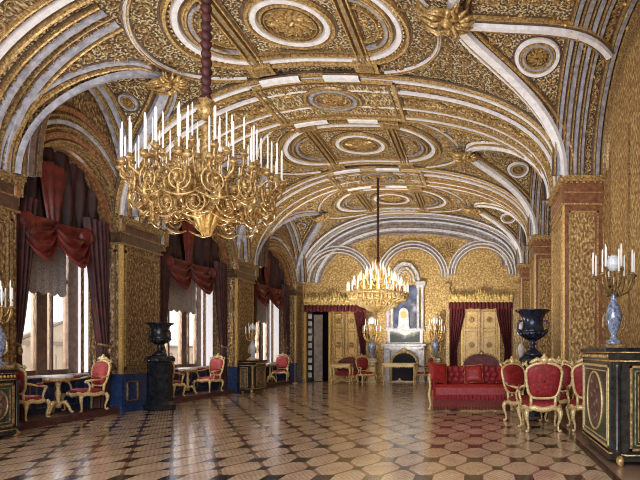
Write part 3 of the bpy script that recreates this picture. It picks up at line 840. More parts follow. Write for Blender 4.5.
# ------------------------------------------------------------------ far wall
fw = MB(); x0, x1 = XBL-.1, XBR+.1
DX0, DX1 = -8.03, -6.98      # open doorway
for (a, b, c_, d) in ((x0, DX0, 0, 8.3), (DX0, DX1, 3.35, 8.3), (DX1, x1, 0, 8.3)): fw.box(a, b, YF, YF+.25, c_, d)
wfar = struct(fw, 'wall_far', 'brocade_far')
def wx(px): return (px-VX)*25/F
def wz(py): return EYE+(VY-py)*25/F
yW = YF
rb = MB(); rg = MB(); rl = MB(); rgd = MB()
NF = Vector((0,-1,0))
for (cx, R, spr) in ((wx(339), 1.30, 4.6), (wx(413), 1.28, 4.85), (wx(482), 1.20, 4.95)):
    for off, w, mb, h in ((.0,.05,rg,.08),(.19,.38,rb,.07),(.06,.07,rl,.13),(.14,.03,rg,.12),(.21,.08,rl,.13),(.29,.03,rg,.12),(.35,.07,rl,.14)):
        pts = [Vector((cx-(R+off)*cos(pi*i/40), yW, spr+(R+off)*sin(pi*i/40))) for i in range(41)]
        mb.ribbon(pts, [NF]*41, w, h)
    for off, w, mb in ((.55,.03,rgd),(.75,.02,rgd)):
        pts = [Vector((cx-(R-off)*cos(pi*i/40), yW, spr+(R-off)*sin(pi*i/40))) for i in range(41)]; mb.ribbon(pts, [NF]*41, w, .03)
for (a, b) in ((300.5, 305), (370.5, 376.5), (446, 449.5), (513, 519)):
    X0, X1 = wx(a), wx(b)
    rgd.box(X0, X1, yW-.14, yW, 0, 4.4); rg.box(X0-.06, X1+.06, yW-.2, yW, 4.36, 4.52); rg.box(X0-.04, X1+.04, yW-.17, yW, 4.1, 4.15)
    rg.box(X0-.05, X1+.05, yW-.18, yW, 0, .14)
for off, w, mb, h in ((.50, .75, rb, .05), (.25, .10, rl, .10), (.45, .03, rg, .10), (.62, .14, rl, .10), (.82, .05, rg, .10)):
    us = lin(-UL+.1, UR-.1, 70); pts = []
    for u in us: x, z, n = prof(u); pts.append(Vector((x, yW, z))+n*off)
    mb.ribbon(pts, [NF]*len(pts), w, h)
S = lambda a, b: Vector((a, yW-.05, b)); Nn = lambda a, b: NF
for cx, cz, r in ((wx(376), wz(252), .42), (wx(448), wz(250), .40)):
    rosette(S, Nn, cx, cz, r, rg)
struct(rb, 'wall_arch_rib', 'grey', wfar); struct(rg, 'wall_arch_gilding', 'gold', wfar); struct(rl, 'wall_arch_light_rib', 'white', wfar); struct(rgd, 'wall_pilaster', 'gold', wfar)
# dado
df = MB().box(wx(304), DX0-.08, yW-.05, yW, 0, .8); 
struct(df, 'wall_dado', 'dado', wfar)
# doorway room behind
rm = MB()
rm.box(DX0-.6, DX1+.6, YF+2.2, YF+2.3, 0, 4); rm.box(DX0-.7, DX0-.6, YF+.2, YF+2.3, 0, 4); rm.box(DX1+.6, DX1+.7, YF+.2, YF+2.3, 0, 4); rm.box(DX0-.7, DX1+.7, YF+.2, YF+2.3, 3.6, 3.7); rm.box(DX0-.7, DX1+.7, YF+.25, YF+2.3, -.1, 0)
struct(rm, 'wall_anteroom', 'darkroom')
# door 1 : open leaf + gilt frame
fr = MB()
for (a, b, c_, d) in ((DX0-.10, DX0+.02, 0, 3.4), (DX1-.02, DX1+.10, 0, 3.4), (DX0-.10, DX1+.10, 3.3, 3.45)): fr.box(a, b, yW-.10, yW+.2, c_, d, bev=.015)
d1 = tag(fr.build('door_1', M['gold_br']), kind='structure')
lf = MB().box(DX0+.32, DX0+.72, yW+.05, yW+.10, .02, 3.1); lfo = struct(lf, 'door_leaf', 'wallgrey', d1)
lf = MB().box(DX0+.06, DX0+.28, yW+.0, yW+.06, .02, 3.25); struct(lf, 'door_side_panel', 'ebony', d1)
pn = MB()
for i in range(9): pn.box(DX0+.09, DX0+.25, yW-.03, yW, .2+i*.34, .42+i*.34)
struct(pn, 'door_inlay', 'marble_white', d1)
def gilt_leaf(name, X0, X1, z1, parent, y):
    b = MB().box(X0, X1, y-.06, y, .02, z1, bev=.01); o = struct(b, name, 'gold_door', parent)
    g = MB()
    for (a, c_) in ((.12, .95), (1.05, 2.35), (2.45, z1-.12)):
        for (p, q, r, s) in ((X0+.1, X1-.1, a, a+.05), (X0+.1, X1-.1, c_-.05, c_), (X0+.1, X0+.15, a, c_), (X1-.15, X1-.1, a, c_)): g.box(p, q, y-.10, y-.05, r, s)
        S = lambda u, v: Vector((u, y-.06, v)); rosette(S, lambda u, v: NF, (X0+X1)/2, (a+c_)/2, min(.16, (c_-a)*.3), g)
    for (p, q, r, s) in ((X0, X1, .02, .08), (X0, X1, z1-.06, z1), (X0, X0+.05, .02, z1), (X1-.05, X1, .02, z1)): g.box(p, q, y-.09, y-.05, r, s)
    struct(g, 'door_panel_moulding', 'gold', o)
    h = MB(); h.ball((X1-.08, y-.12, 1.0), .04); struct(h, 'door_handle', 'gold', o)
    return o
l2 = gilt_leaf('door_leaf', -6.82, -6.25, 3.3, d1, yW); l3 = gilt_leaf('door_leaf', -6.23, -5.66, 3.3, d1, yW)
fr = MB()
X0, X1 = wx(463), wx(498)
for (a, b, c_, d) in ((X0-.10, X0, 0, 3.5), (X1, X1+.10, 0, 3.5), (X0-.10, X1+.10, 3.4, 3.55)): fr.box(a, b, yW-.12, yW, c_, d, bev=.015)
d2 = tag(fr.build('door_2', M['gold_br']), kind='structure')
gilt_leaf('door_leaf', X0, (X0+X1)/2-.01, 3.4, d2, yW-.01); gilt_leaf('door_leaf', (X0+X1)/2+.01, X1, 3.4, d2, yW-.01)
# pelmets with gilt carved crest + pleated cloth + curtains
def pelmet(X0, X1, z, label, curtains, l2):
    t = thing('pelmet', label, 'pelmet', ((X0+X1)/2, yW-.2, z)); w = (X1-X0)/2
    cr = MB(); n = 46
    cr.box(-w, w, -.14, .0, .0, .09, bev=.02)
    for i in range(n):
        x = -w+2*w*(i+.5)/n; k = 1-abs(x)/w; h = .26+.14*abs(sin(i*1.7))+(.30 if abs(x) < .22*w else 0)*(1-abs(x)/(.22*w))+.10*(1 if abs(x) > .9*w else 0)
        cr.tube([(x, -.08, .08), (x+.04*sin(i), -.12, .08+h*.5), (x+.06*cos(i*2), -.10, .08+h)], [.055, .065, .02], 5)
        if i % 3 == 0: cr.ball((x, -.14, .20+.1*(i % 2)), .085, 6, 4)
    cr.build('gilt_crest', M['crest'], t)
    cl = MB(); cl.grid(lambda s, q: (-w+2*w*s, -.14+.03*sin(s*110), .03-(.26+.03*sin(s*50))*q), 160, 3)
    cl.build('pleated_frill', M['maroon'], t)
    fg = MB(); fg.grid(lambda s, q: (-w+2*w*s, -.15+.03*sin(s*110), -.23-.06*q-.02*sin(s*50)), 120, 1)
    fg.build('fringe', M['red'], t)
    for (a, b, sg), lb in zip(curtains, l2):
        c_ = MB()
        def f(s, q):
            z_ = z-.1-(z-.1-.03)*q; wd = b-a; 
            k = .45+.55*abs(z_-1.5)/1.6 if z_ > 1.5 else .45+.15*(1.5-z_)/1.5
            k = min(1, k); xx = (a+wd*k*s) if sg > 0 else (b-wd*k*(1-s))
            return (xx, yW-.22+.045*sin(s*34), z_)
        c_.grid(f, 48, 24); tag(c_.build('door_curtain', M['maroon']), lb, 'curtain')
pelmet(wx(306), wx(367.5), wz(306), 'gilt carved pelmet with maroon frill over the left door', [(wx(355.5), wx(366.5), -1)], ['maroon velvet curtain at right side of the left door'])
pelmet(wx(449), wx(512.5), wz(303), 'gilt carved pelmet with maroon frill over the right door', [(wx(450), wx(465), 1), (wx(496.5), wx(511), -1)], ['maroon velvet curtain at left side of the right door', 'maroon velvet curtain at right side of the right door'])

# ------------------------------------------------------------------ fireplace
cxf = wx(405.5)
fp = thing('fireplace', 'white marble fireplace with tall columned overmantel under the far centre arch', 'fireplace', (cxf, yW, 0))
zt = 0
b = MB()
for sg in (-1, 1): b.box(*(sorted((sg*.66, sg*.92))), -.45, 0, 0, 1.55, bev=.02)
b.box(-.92, .92, -.45, 0, 1.46, 1.64, bev=.02); b.box(-1.02, 1.02, -.55, 0, 1.64, 1.74, bev=.02); b.box(-.95, .95, -.4, 0, 0, .06)
b.box(-.66, .66, -.05, 0, 0, 1.5)
b.build('mantel', M['marble_white'], fp)
b = MB(); b.prism([(-.56,.05),(.56,.05),(.56,.85)]+[(.56*cos(a*pi/12), .85+.50*sin(a*pi/12)) for a in range(1,12)]+[(-.56,.85)], 'y', -.36, -.06); b.build('firebox', M['darkroom'], fp)
b = MB()
pts = [Vector((.60*cos(pi*i/20), -.40, .85+.53*sin(pi*i/20))) for i in range(21)]; b.tube(pts, .06, 6)
for i in range(0, 21, 2): b.ball(pts[i]+Vector((0,-.03,0)), .08, 6, 4)
b.tube([(-.60,-.4,.86),(-.60,-.4,.02)], .05, 6); b.tube([(.60,-.4,.86),(.60,-.4,.02)], .05, 6)
b.ball((0,-.45,1.45), .14, 8, 6); b.build('gilt_firebox_surround', M['cream_gold'], fp)
b = MB(); b.box(-.82, .82, -.16, 0, 1.74, 2.40, bev=.02); b.box(-.9, .9, -.2, 0, 2.36, 2.46, bev=.01); pnl = b.build('picture_surround', M['marble_white'], fp)
b = MB(); b.box(-.68, .68, -.02, 0, -.25, .25); o = b.build('landscape_picture', M['painting'], fp); o.location = (0, -.17, 2.07); o['label'] = 'dark landscape picture with a pale cloudy sky'
b = MB(); b.box(-.55, .55, -.04, 0, 2.42, 4.45); b.build('mirror', M['glassblue'], fp)
for x in (-.80, -.60, .60, .80):
    c_ = MB(); c_.lathe([(.10,0),(.10,.06),(.065,.10),(.07,.5),(.06,1.85),(.08,1.9),(.10,1.95),(.10,2.0)], x, -.16, 2.42, 12); c_.build('column', M['marble_white'], fp)
b = MB(); b.box(-.95, -.5, -.28, 0, 4.40, 4.62, bev=.02); b.box(.5, .95, -.28, 0, 4.40, 4.62, bev=.02)
for off, w in ((0, .18), (.2, .10), (.36,.06)):
    pts = [Vector((-(.62-off)*cos(pi*i/24), 0, 4.6+(.85-off)*sin(pi*i/24))) for i in range(25)]; b.ribbon(pts, [NF]*25, w, .2-off*.3)
b.build('arched_head', M['marble_white'], fp)
b = MB(); b.box(-.5, .5, -.03, 0, 4.45, 5.2); b.build('arch_panel', M['brocade_far'], fp)
ck = thing('mantel_clock', 'white and gilt arched clock standing on the fireplace overmantel', 'clock', (cxf-.05, yW-.24, 2.42))
b = MB(); b.box(-.28, .28, -.06, .10, 0, .12, bev=.02); b.prism([(-.24,.1),(.24,.1),(.22,.7)]+[(.22*cos(a*pi/10), .7+.28*sin(a*pi/10)) for a in range(11)]+[(-.22,.7)], 'y', -.04, .08); b.build('case', M['marble_white'], ck)
b = MB(); b.prism([(.14*cos(a*pi/10), .66+.17*sin(a*pi/10)) for a in range(20)], 'y', -.06, -.04); b.build('dial', M['gold_br'], ck)

# candlestick-vases beside the fireplace
def girandole(name, label, loc, s, tiers, vase_m, arm_m, tall=1.0, globe=True, ped=0, cat='candelabrum', ncl=.22, sets=None):
    t = thing(name, label, cat, loc)
    v = MB(); v.lathe([(.12,.05),(.11,.10),(.05,.13),(.04,.19),(.08,.28),(.115,.42),(.10,.55),(.05,.66),(.04,.72),(.06,.76)], 0, 0, 0, 14, flute=.04, nfl=7)
    v.build('vase', vase_m, t)
    MB().box(-.15, .15, -.15, .15, -.0, .06, bev=.01).build('base', arm_m, t)
    for sg in (-1, 1): MB().tube([(sg*.09, 0, .5), (sg*.15, 0, .44), (sg*.15, 0, .30), (sg*.10, 0, .25)], .018, 5).build('handle', arm_m, t)
    MB().lathe([(.03,.7),(.02,.9),(.04,.98),(.02,1.1)], 0, 0, 0, 8).build('stem', arm_m, t)
    for (n, r, z, ph) in tiers:
        for k in range(n):
            a = 2*pi*k/n+ph; ca, sa = cos(a), sin(a)
            am = MB(); pr = [(.03, z-.12), (r*.35, z-.26), (r*.75, z-.20), (r*.98, z-.07), (r, z)]
            am.tube([(q*ca, q*sa, zz) for q, zz in pr], [.018,.02,.016,.014,.014], 5)
            am.lathe([(.012,0),(.04,.01),(.03,.04)], r*ca, r*sa, z, 6)
            ao = am.build('arm', arm_m, t)
            c_ = MB().lathe([(.011,0),(.010,ncl),(.003,ncl+.03)], r*ca, r*sa, z+.03, 6); c_.build('candle', sets or M['candle'], ao)
    if globe:
        b = MB(); b.ball((0,0,1.2), .10, 12, 8, sz=1.2); b.build('crystal_finial', M['crystal'], t)
    for o in kids(t): pass
    t.scale = (s,s,s)
    return t
for x, lb, cr in ((wx(375), 'pale blue vase candelabrum on gilt stand left of the fireplace', 0), (wx(437), 'pale blue vase candelabrum on gilt stand right of the fireplace', 1)):
    st = thing('pedestal_stand', lb.replace('pale blue vase candelabrum on gilt stand', 'gilt and white pedestal stand'), 'pedestal', (x, yW-.75, 0))
    b = MB(); b.box(-.24,.24,-.2,.2,0,.1,bev=.02); b.box(-.17,.17,-.14,.14,.1,.92,bev=.02); b.build('shaft', M['cream_gold'], st)
    b = MB(); b.box(-.24,.24,-.2,.2,.92,1.0,bev=.02); b.build('top', M['marble_white'], st)
    girandole('vase_candelabrum', lb, (x, yW-.75, 1.0), 1.5, [(8,.26,.82,0),(6,.18,1.02,.3)], M['silver'], M['gold_br'], sets=M['candle'], ncl=.16)

# ------------------------------------------------------------------ chandeliers
def chandelier_gold():
    t = thing('chandelier', 'great gilt chandelier with scrolling arms and tall unlit candles, nearest the camera', 'chandelier', (XC, 7.1, 0))
    zb_ = 2.92
    s = MB(); s.lathe([(.01,0),(.04,.04),(.02,.10),(.07,.16),(.10,.26),(.08,.36),(.04,.42),(.10,.50),(.13,.60),(.08,.72),(.06,.80),(.09,.90),(.05,1.0),(.08,1.15),(.04,1.3),(.06,1.42),(.02,1.5)], 0, 0, zb_, 16, .08, 8)
    s.build('shaft', M['gold'], t)
    w = MB()
    for k in range(8):
        a = k*pi/4; ca, sa = cos(a), sin(a)
        w.tube([(.10*ca,.10*sa,zb_+.6),(.14*ca,.14*sa,zb_+.46),(.13*ca,.13*sa,zb_+.28),(.07*ca,.07*sa,zb_+.14),(.05*ca,.05*sa,zb_+.02)], [.03,.04,.05,.04,.01], 6)
    w.build('acanthus_bowl', M['gold_br'], t)
    cand = MB().lathe([(.011,0),(.010,.41),(.003,.44)], 0, 0, 0, 6).mesh('candle'); cand.materials.append(M['candle'])
    def arm(a, r, zc, zlow, cups, big):
        ca, sa = cos(a), sin(a); m = MB()
        P = lambda q, z, tt=0: (q*ca-tt*sa, q*sa+tt*ca, z)
        # main S arm
        pr = [(.08, zlow+.20), (r*.22, zlow+.05), (r*.45, zlow-.10), (r*.70, zlow-.08), (r*.90, zlow+.08), (r*.98, zc-.10), (r, zc)]
        q = []
        for i in range(len(pr)-1):
            for k in range(3):
                tt = k/3; q.append((pr[i][0]+(pr[i+1][0]-pr[i][0])*tt, pr[i][1]+(pr[i+1][1]-pr[i][1])*tt))
        q.append(pr[-1])
        m.tube([P(*x) for x in q], [.027-.010*i/len(q) for i in range(len(q))], 6)
        # big volute inside the arm
        if big:
            for (cr, cz, rr, sg) in ((r*.60, zlow+.15, .19, 1), (r*.34, zlow+.02, .14, -1)):
                m.tube([P(cr+rr*(1-.75*i/22)*cos(sg*i*.45), cz+rr*(1-.75*i/22)*sin(sg*i*.45)) for i in range(23)], [.026-.0006*i for i in range(23)], 6)
                m.ball(P(cr, cz), .05, 6, 5)
            m.tube([P(r*.80, zlow-.04), P(r*.92, zlow-.14), P(r*1.02, zlow-.06), P(r*1.0, zlow+.06), P(r*.93, zlow+.04)], [.02,.03,.028,.02,.012], 6)
            for k in range(4): m.ball(P(r*(.4+.14*k), zlow-.10+.02*k), .045, 6, 4, sz=1.4)
        for (dr, dt, dz) in cups:
            if dt: m.tube([P(r*.93, zc-.14), P(r*.95+dr*.6, zc-.16+dz*.5, dt*.6), P(r+dr, zc-.08+dz, dt), P(r+dr, zc+dz, dt)], [.02,.018,.016,.014], 5)
            px = P(r+dr, zc+dz, dt); m.lathe([(.014,-.03),(.05,0),(.055,.02),(.03,.03),(.028,.07)], px[0], px[1], px[2], 8)
        o = m.build('arm', M['gold'], t)
        for (dr, dt, dz) in cups:
            px = P(r+dr, zc+dz, dt); c_ = bpy.data.objects.new('candle', cand); C.objects.link(c_); c_.parent = o; c_.location = (px[0], px[1], px[2]+.06)
    sc_ = MB()
    for (nn, rr, zz, q) in ((14, .84, 3.44, .15), (11, .62, 3.22, .13), (7, .36, 3.34, .12)):
        for k in range(nn):
            a = 2*pi*(k+.5)/nn+.12; sg = 1 if k % 2 else -1; pts = []
            for i in range(26):
                f = q*(1-.8*i/26); b_ = sg*i*.47+pi/2; tt = f*cos(b_); pts.append((rr*cos(a)-tt*sin(a), rr*sin(a)+tt*cos(a), zz+f*sin(b_)*1.15))
            sc_ = MB(); sc_.tube(pts, [.015-.0003*i for i in range(26)], 6); sc_.ball(pts[-1], .035, 6, 5)
            sc_.tube([(rr*cos(a)-tt*sin(a), rr*sin(a)+tt*cos(a), zz-q*1.1-.04*sin(pi*(tt/q+1)/2)) for tt in (-q*1.3, -q*.6, 0, q*.6, q*1.3)], [.008,.014,.018,.014,.008], 6)
            sc_.build('scroll', M['gold'], t)
    for k in range(12): arm(2*pi*k/12+.12, .83, 3.66, 3.34, [(0,0,.06), (.10,.13,0), (.10,-.13,0)], True)
    for k in range(10): arm(2*pi*k/10+.3, .62, 3.92, 3.55, [(0,0,0)]+[(.04,.13,-.06)], False)
    for k in range(8): arm(2*pi*k/8, .34, 4.04, 3.70, [(0,0,0)], False)
    ch = MB(); n = 60
    zc0, zc1 = 4.55, CR-.05
    for i in range(26):
        z = zc0+(zc1-zc0)*(i+.5)/26; ch.lathe([(.035,-.075),(.062,-.02),(.062,.02),(.035,.075)], 0, 0, z, 8, .25, 3, i)
    ch.build('chain', M['chain'], t)
    g = MB(); g.lathe([(.02,-.14),(.09,-.08),(.12,0),(.07,.06),(.10,.12),(.03,.18)], 0, 0, 4.58, 12, .15, 6)
    g.build('crown_collar', M['gold'], t)
    return t
chandelier_gold()
def chandelier_crystal():
    t = thing('chandelier', 'glittering chandelier with lit candles hanging farther down the hall', 'chandelier', (XC, 19.06, 0))
    s = MB(); s.lathe([(.01,0),(.08,.08),(.16,.2),(.10,.35),(.06,.5),(.10,.8),(.05,1.1),(.08,1.4),(.03,1.8)], 0, 0, 2.75, 12)
    s.build('shaft', M['gold_br'], t)
    b = MB()
    for (r, z) in ((1.02, 3.42), (.78, 3.2), (.5, 3.0)):
        b.tube([(r*cos(2*pi*i/40), r*sin(2*pi*i/40), z) for i in range(40)], .035, 6, True)
    for k in range(20):
        a = 2*pi*k/20; ca, sa = cos(a), sin(a)
        b.tube([(1.02*ca,1.02*sa,3.42),(.98*ca,.98*sa,3.22),(.78*ca,.78*sa,3.16),(.62*ca,.62*sa,3.0),(.5*ca,.5*sa,2.98),(.3*ca,.3*sa,2.84),(.05*ca,.05*sa,2.8)], [.03,.045,.03,.045,.03,.03,.02], 5)
        a2 = a+.157; b.ball((.95*cos(a2), .95*sin(a2), 3.3), .07, 6, 5); b.ball((.70*cos(a2), .70*sin(a2), 3.08), .06, 6, 5)
    b.build('gilt_basket', M['cream_gold'], t)
    cand = MB().lathe([(.022,0),(.02,.24),(.012,.30),(.002,.36)], 0, 0, 0, 6).mesh('candle'); cand.materials.append(M['candle_lit'])
    for (n, r, z) in ((26, 1.06, 3.46), (20, .84, 3.68), (16, .62, 3.86), (10, .40, 4.04), (6, .18, 4.24)):
        for k in range(n):
            a = 2*pi*k/n+r; ca, sa = cos(a), sin(a)
            m = MB(); m.tube([(r*.55*ca, r*.55*sa, z-.30), (r*.85*ca, r*.85*sa, z-.28), (r*ca, r*sa, z-.12), (r*ca, r*sa, z)], .018, 4); m.lathe([(.015,-.02),(.045,0),(.03,.03)], r*ca, r*sa, z, 6)
            o = m.build('arm', M['gold_br'], t); c_ = bpy.data.objects.new('candle', cand); C.objects.link(c_); c_.parent = o; c_.location = (r*ca, r*sa, z+.02)
    ch = MB(); zc0, zc1 = 4.55, CR-.05
    for i in range(34):
        z = zc0+(zc1-zc0)*(i+.5)/34; ch.lathe([(.03,-.05),(.055,0),(.03,.05)], 0, 0, z, 6)
    ch.build('chain', M['chain'], t)
chandelier_crystal()

# ------------------------------------------------------------------ furniture
def cab_leg(x, y, h, sx, sy, r=.028):
    """cabriole leg bowing outward"""
    m = MB(); pts = [(x, y, h), (x+sx*.035, y+sy*.035, h*.82), (x+sx*.03, y+sy*.03, h*.6), (x+sx*.0, y+sy*.0, h*.3), (x-sx*.0, y-sy*.0, h*.10), (x+sx*.03, y+sy*.03, .015)]
    m.tube(pts, [r*1.5, r*1.6, r*1.1, r*.7, r*.65, r*1.0], 8); m.ball((x+sx*.03, y+sy*.03, .025), r*1.0, 8, 5, sz=.9); return m
def armchair():
    """gilt rococo armchair, front towards -Y"""
    t = thing('armchair', 'gilt armchair', 'chair')
    w, d, sh = .31, .28, .44
    for sx in (-1, 1):
        cab_leg(sx*(w-.01), -d, sh-.04, sx, -1).build('leg', M['cream_gold'], t)
        cab_leg(sx*(w-.06), d, sh-.04, sx, 1).build('leg', M['cream_gold'], t)
    fr = MB(); ring = []
    for i in range(40):
        a = 2*pi*i/40; c_, s_ = cos(a), sin(a); q = 2/3.2
        ring.append((w*1.03*abs(c_)**q*(1 if c_ > 0 else -1)*(1-.08*s_), d*1.05*abs(s_)**q*(1 if s_ > 0 else -1), sh-.045-.015*cos(8*a)))
    fr.tube(ring, .036, 8, True, flat=1.3)
    fr.ball((0, -d*1.07, sh-.06), .06, 8, 5, sy=.6); fr.ball((0, d*1.07, sh-.06), .05, 8, 5, sy=.6)
    fr.build('seat_frame', M['cream_gold'], t)
    se = MB()
    prof_ = [(.02, .0), (1.0, .0), (1.03, .04), (.97, .085), (.8, .11), (.4, .125), (.02, .13)]
    n0 = len(se.v)
    for (k, z) in prof_:
        for (x, y, _) in ring: se.v.append((x*k*.97, y*k*.97, sh-.04+z))
    for i in range(len(prof_)-1):
        for j in range(40): se.face((i*40+j, i*40+(j+1) % 40, (i+1)*40+(j+1) % 40, (i+1)*40+j), None, True)
    se.build('seat', M['red'], t)
    # back: shield-shaped upholstery with a gilt carved frame, leaning backwards
    def lean(x, z, e=0): return (x, d*.95+(z-sh)*.16+e, z)
    out = []
    zb0, zt_ = sh+.13, 1.13
    for i in range(48):
        a = 2*pi*i/48; c_, s_ = cos(a), sin(a); z = (zb0+zt_)/2+(zt_-zb0)/2*abs(s_)**.55*(1 if s_ > 0 else -1)
        ww = .235+.075*((z-zb0)/(zt_-zb0)); x = ww*abs(c_)**.42*(1 if c_ > 0 else -1)
        z += .03*cos(x*9)*(1 if s_ > .3 else 0)
        out.append((x, z))
    bf = MB(); bf.tube([lean(x*1.05, z) for x, z in out], .026, 8, True)
    for k in range(24):   # carved beads round the frame
        x, z = out[k*2]; bf.ball(lean(x*1.06, z+(.01 if k % 2 else 0)), .026, 6, 4)
    for sx in (-1, 1):
        bf.tube([lean(sx*.20, sh-.04), lean(sx*.205, zb0+.03)], .028, 6)
        bf.tube([lean(sx*.03, zt_+.05), lean(sx*.12, zt_+.09), lean(sx*.20, zt_+.045), lean(sx*.25, zt_+.03)], [.03,.035,.03,.012], 6)
        bf.tube([lean(sx*.28, zt_-.03), lean(sx*.315, zt_+.02), lean(sx*.29, zt_+.06)], [.02,.03,.012], 6)
    bf.ball(lean(0, zt_+.075), .065, 8, 6, sx=1.1, sz=1.2); bf.ball(lean(0, zt_+.15), .025, 6, 4, sz=1.6)
    bf.build('back_frame', M['cream_gold'], t)
    bp = MB(); m = len(out)
    for (k, e) in ((.99, 0), (.93, -.035), (.6, -.06), (.05, -.065)):
        for x, z in out: zz = (zb0+zt_)/2+(z-(zb0+zt_)/2)*k; bp.v.append(lean(x*k, zz, e))
    for (k, e) in ((.99, .0), (.93, .025), (.6, .035), (.05, .04)):
        for x, z in out: zz = (zb0+zt_)/2+(z-(zb0+zt_)/2)*k; bp.v.append(lean(x*k, zz, e))
    for b0 in (0, 4):
        for i in range(3):
            for j in range(m):
                q = ((b0+i)*m+j, (b0+i)*m+(j+1) % m, (b0+i+1)*m+(j+1) % m, (b0+i+1)*m+j); bp.face(q if b0 else q[::-1], None, True)
    bp.build('backrest', M['red'], t)
    for sx in (-1, 1):
        ar = MB()
        ar.tube([lean(sx*.27, .80), (sx*.345, .10, .745), (sx*.36, -.08, .72), (sx*.345, -.20, .70), (sx*.335, -.235, .665)], [.022,.024,.026,.03,.028], 8)
        ar.tube([(sx*.345, -.19, .69), (sx*.35, -.13, .60), (sx*.325, -.12, .50), (sx*.315, -.16, sh-.03)], [.022,.024,.022,.028], 8)
        ao = ar.build('arm', M['cream_gold'], t)
        pd = MB(); pd.ball((0,0,0), .035, 8, 6, sx=1, sy=3.6, sz=.8); po = pd.build('arm_pad', M['red'], ao); po.location = (sx*.356, .0, .765)
    return t
ch0 = armchair()
GC = 'gilt crimson armchairs'
spots = [
    ((1.09, 9.72, 0), pi+.05, 1.05, 'gilt armchair with crimson upholstered back turned to us, in front of the dark urn', GC+' by the right wall'),
    ((.90, 10.85, 0), R_(38), 1.0, 'gilt crimson armchair angled between the sofa and the armchair turned to us', GC+' by the right wall'),
    ((1.60, 11.15, 0), R_(-12), 1.0, 'gilt crimson armchair facing us, farthest back of the right-hand chairs', GC+' by the right wall'),
    ((1.96, 9.76, 0), pi-.10, 1.05, 'gilt crimson armchair half hidden behind the dark inlaid cabinet', GC+' by the right wall'),
    ((-8.52, 10.06, .14), pi+.1, .86, 'gilt crimson armchair with back behind pier, left of table at the nearest window', GC+' at the windows'),
    ((-8.48, 11.62, .14), R_(-22), .92, 'gilt crimson armchair right of the round table at the nearest window', GC+' at the windows'),
    ((-8.60, 14.95, .14), pi+.1, .88, 'gilt crimson armchair partly hidden by the black urn pedestal', GC+' at the windows'),
    ((-8.48, 16.9, .14), R_(-18), .92, 'gilt crimson armchair beside the table at the middle window', GC+' at the windows'),
    ((-8.48, 23.0, .14), R_(8), .92, 'gilt crimson armchair at the farthest window beside the corner pier', GC+' at the windows'),
]
def far_x(px, y): return (px-VX)*y/F
spots += [
    ((far_x(366, 23.3), 23.3, 0), R_(40), 1.0, 'gilt armchair with dark red back between the two white tables', GC+' by the fireplace'),
    ((far_x(424, 23.6), 23.6, 0), R_(-60), .98, 'gilt crimson armchair between the fireplace table and the red sofa', GC+' by the fireplace'),
]
for i, (loc, rz, sc, lb, gr) in enumerate(spots):
    o = ch0 if i == 0 else dup(ch0)
    place(o, loc, rz, lb, gr, sc)
# armchairs whose back uphostery is darker
# round window tables
def ped_table():
    t = thing('side_table', 'round gilt pedestal table', 'table')
    b = MB(); b.lathe([(.02,.72),(.25,.73),(.26,.76),(.24,.785),(.02,.79)], 0, 0, 0, 24); b.build('table_top', M['marble_white'], t)
    b = MB(); b.lathe([(.235,.66),(.245,.73)], 0, 0, 0, 24, .04, 12)
    b.build('apron', M['gold'], t)
    b = MB(); b.lathe([(.05,.12),(.06,.2),(.03,.3),(.055,.42),(.03,.5),(.045,.6),(.08,.68)], 0, 0, 0, 12); b.build('column', M['cream_gold'], t)
    for k in range(3):
        a = 2*pi*k/3+.5; c_, s_ = cos(a), sin(a); m = MB(); m.tube([(.03*c_,.03*s_,.22),(.12*c_,.12*s_,.24),(.18*c_,.18*s_,.13),(.21*c_,.21*s_,.05),(.25*c_,.25*s_,.02)], [.035,.04,.03,.025,.03], 7); m.build('leg', M['cream_gold'], t)
    return t
pt = ped_table()
for i, (loc, lb) in enumerate((((-8.58, 10.98, .14), 'small round gilt pedestal table under the nearest window'), ((-8.58, 15.85, .14), 'small round gilt pedestal table under the middle window'), ((-8.55, 22.0, .14), 'small round gilt pedestal table under the farthest window'))):
    o = pt if i == 0 else dup(pt); place(o, loc, 0, lb, 'pedestal tables at the windows')
# white and gilt rectangular tables by the fireplace
def rect_table(w, d, h, label, loc, legs=4):
    t = thing('console_table', label, 'table', loc)
    MB().box(-w/2-.04, w/2+.04, -d/2-.03, d/2+.03, h-.05, h, bev=.015).build('table_top', M['cream_gold'], t)
    a = MB(); n = 14; a.box(-w/2, w/2, -d/2, d/2, h-.16, h-.05)
    for i in range(n): a.ball((-w/2+w*(i+.5)/n, -d/2-.01, h-.15-.03*sin(pi*(i+.5)/n*3)**2), .035, 6, 4)
    a.build('apron', M['cream_gold'], t)
    for sx in (-1, 1):
        for sy in (-1, 1): cab_leg(sx*(w/2-.03), sy*(d/2-.03), h-.1, sx, sy, .032).build('leg', M['cream_gold'], t)
    s = MB(); s.tube([(-w/2+.05, 0, .16), (-w/4, .0, .10), (0, 0, .2), (w/4, 0, .10), (w/2-.05, 0, .16)], .025, 6); s.ball((0,0,.22), .06)
    for sx in (-1, 1): s.tube([(sx*(w/2-.03), -d/2+.03, .16), (sx*(w/2-.06), 0, .16), (sx*(w/2-.03), d/2-.03, .16)], .02, 6)
    s.build('stretcher', M['cream_gold'], t)
    return t
rect_table(1.30, .60, .92, 'long white and gilt table in front of the fireplace', (far_x(399.5, 22.6), 22.6, 0))
rect_table(.80, .50, .88, 'small white and gilt table before the left door', (far_x(343, 23.4), 23.2, 0))
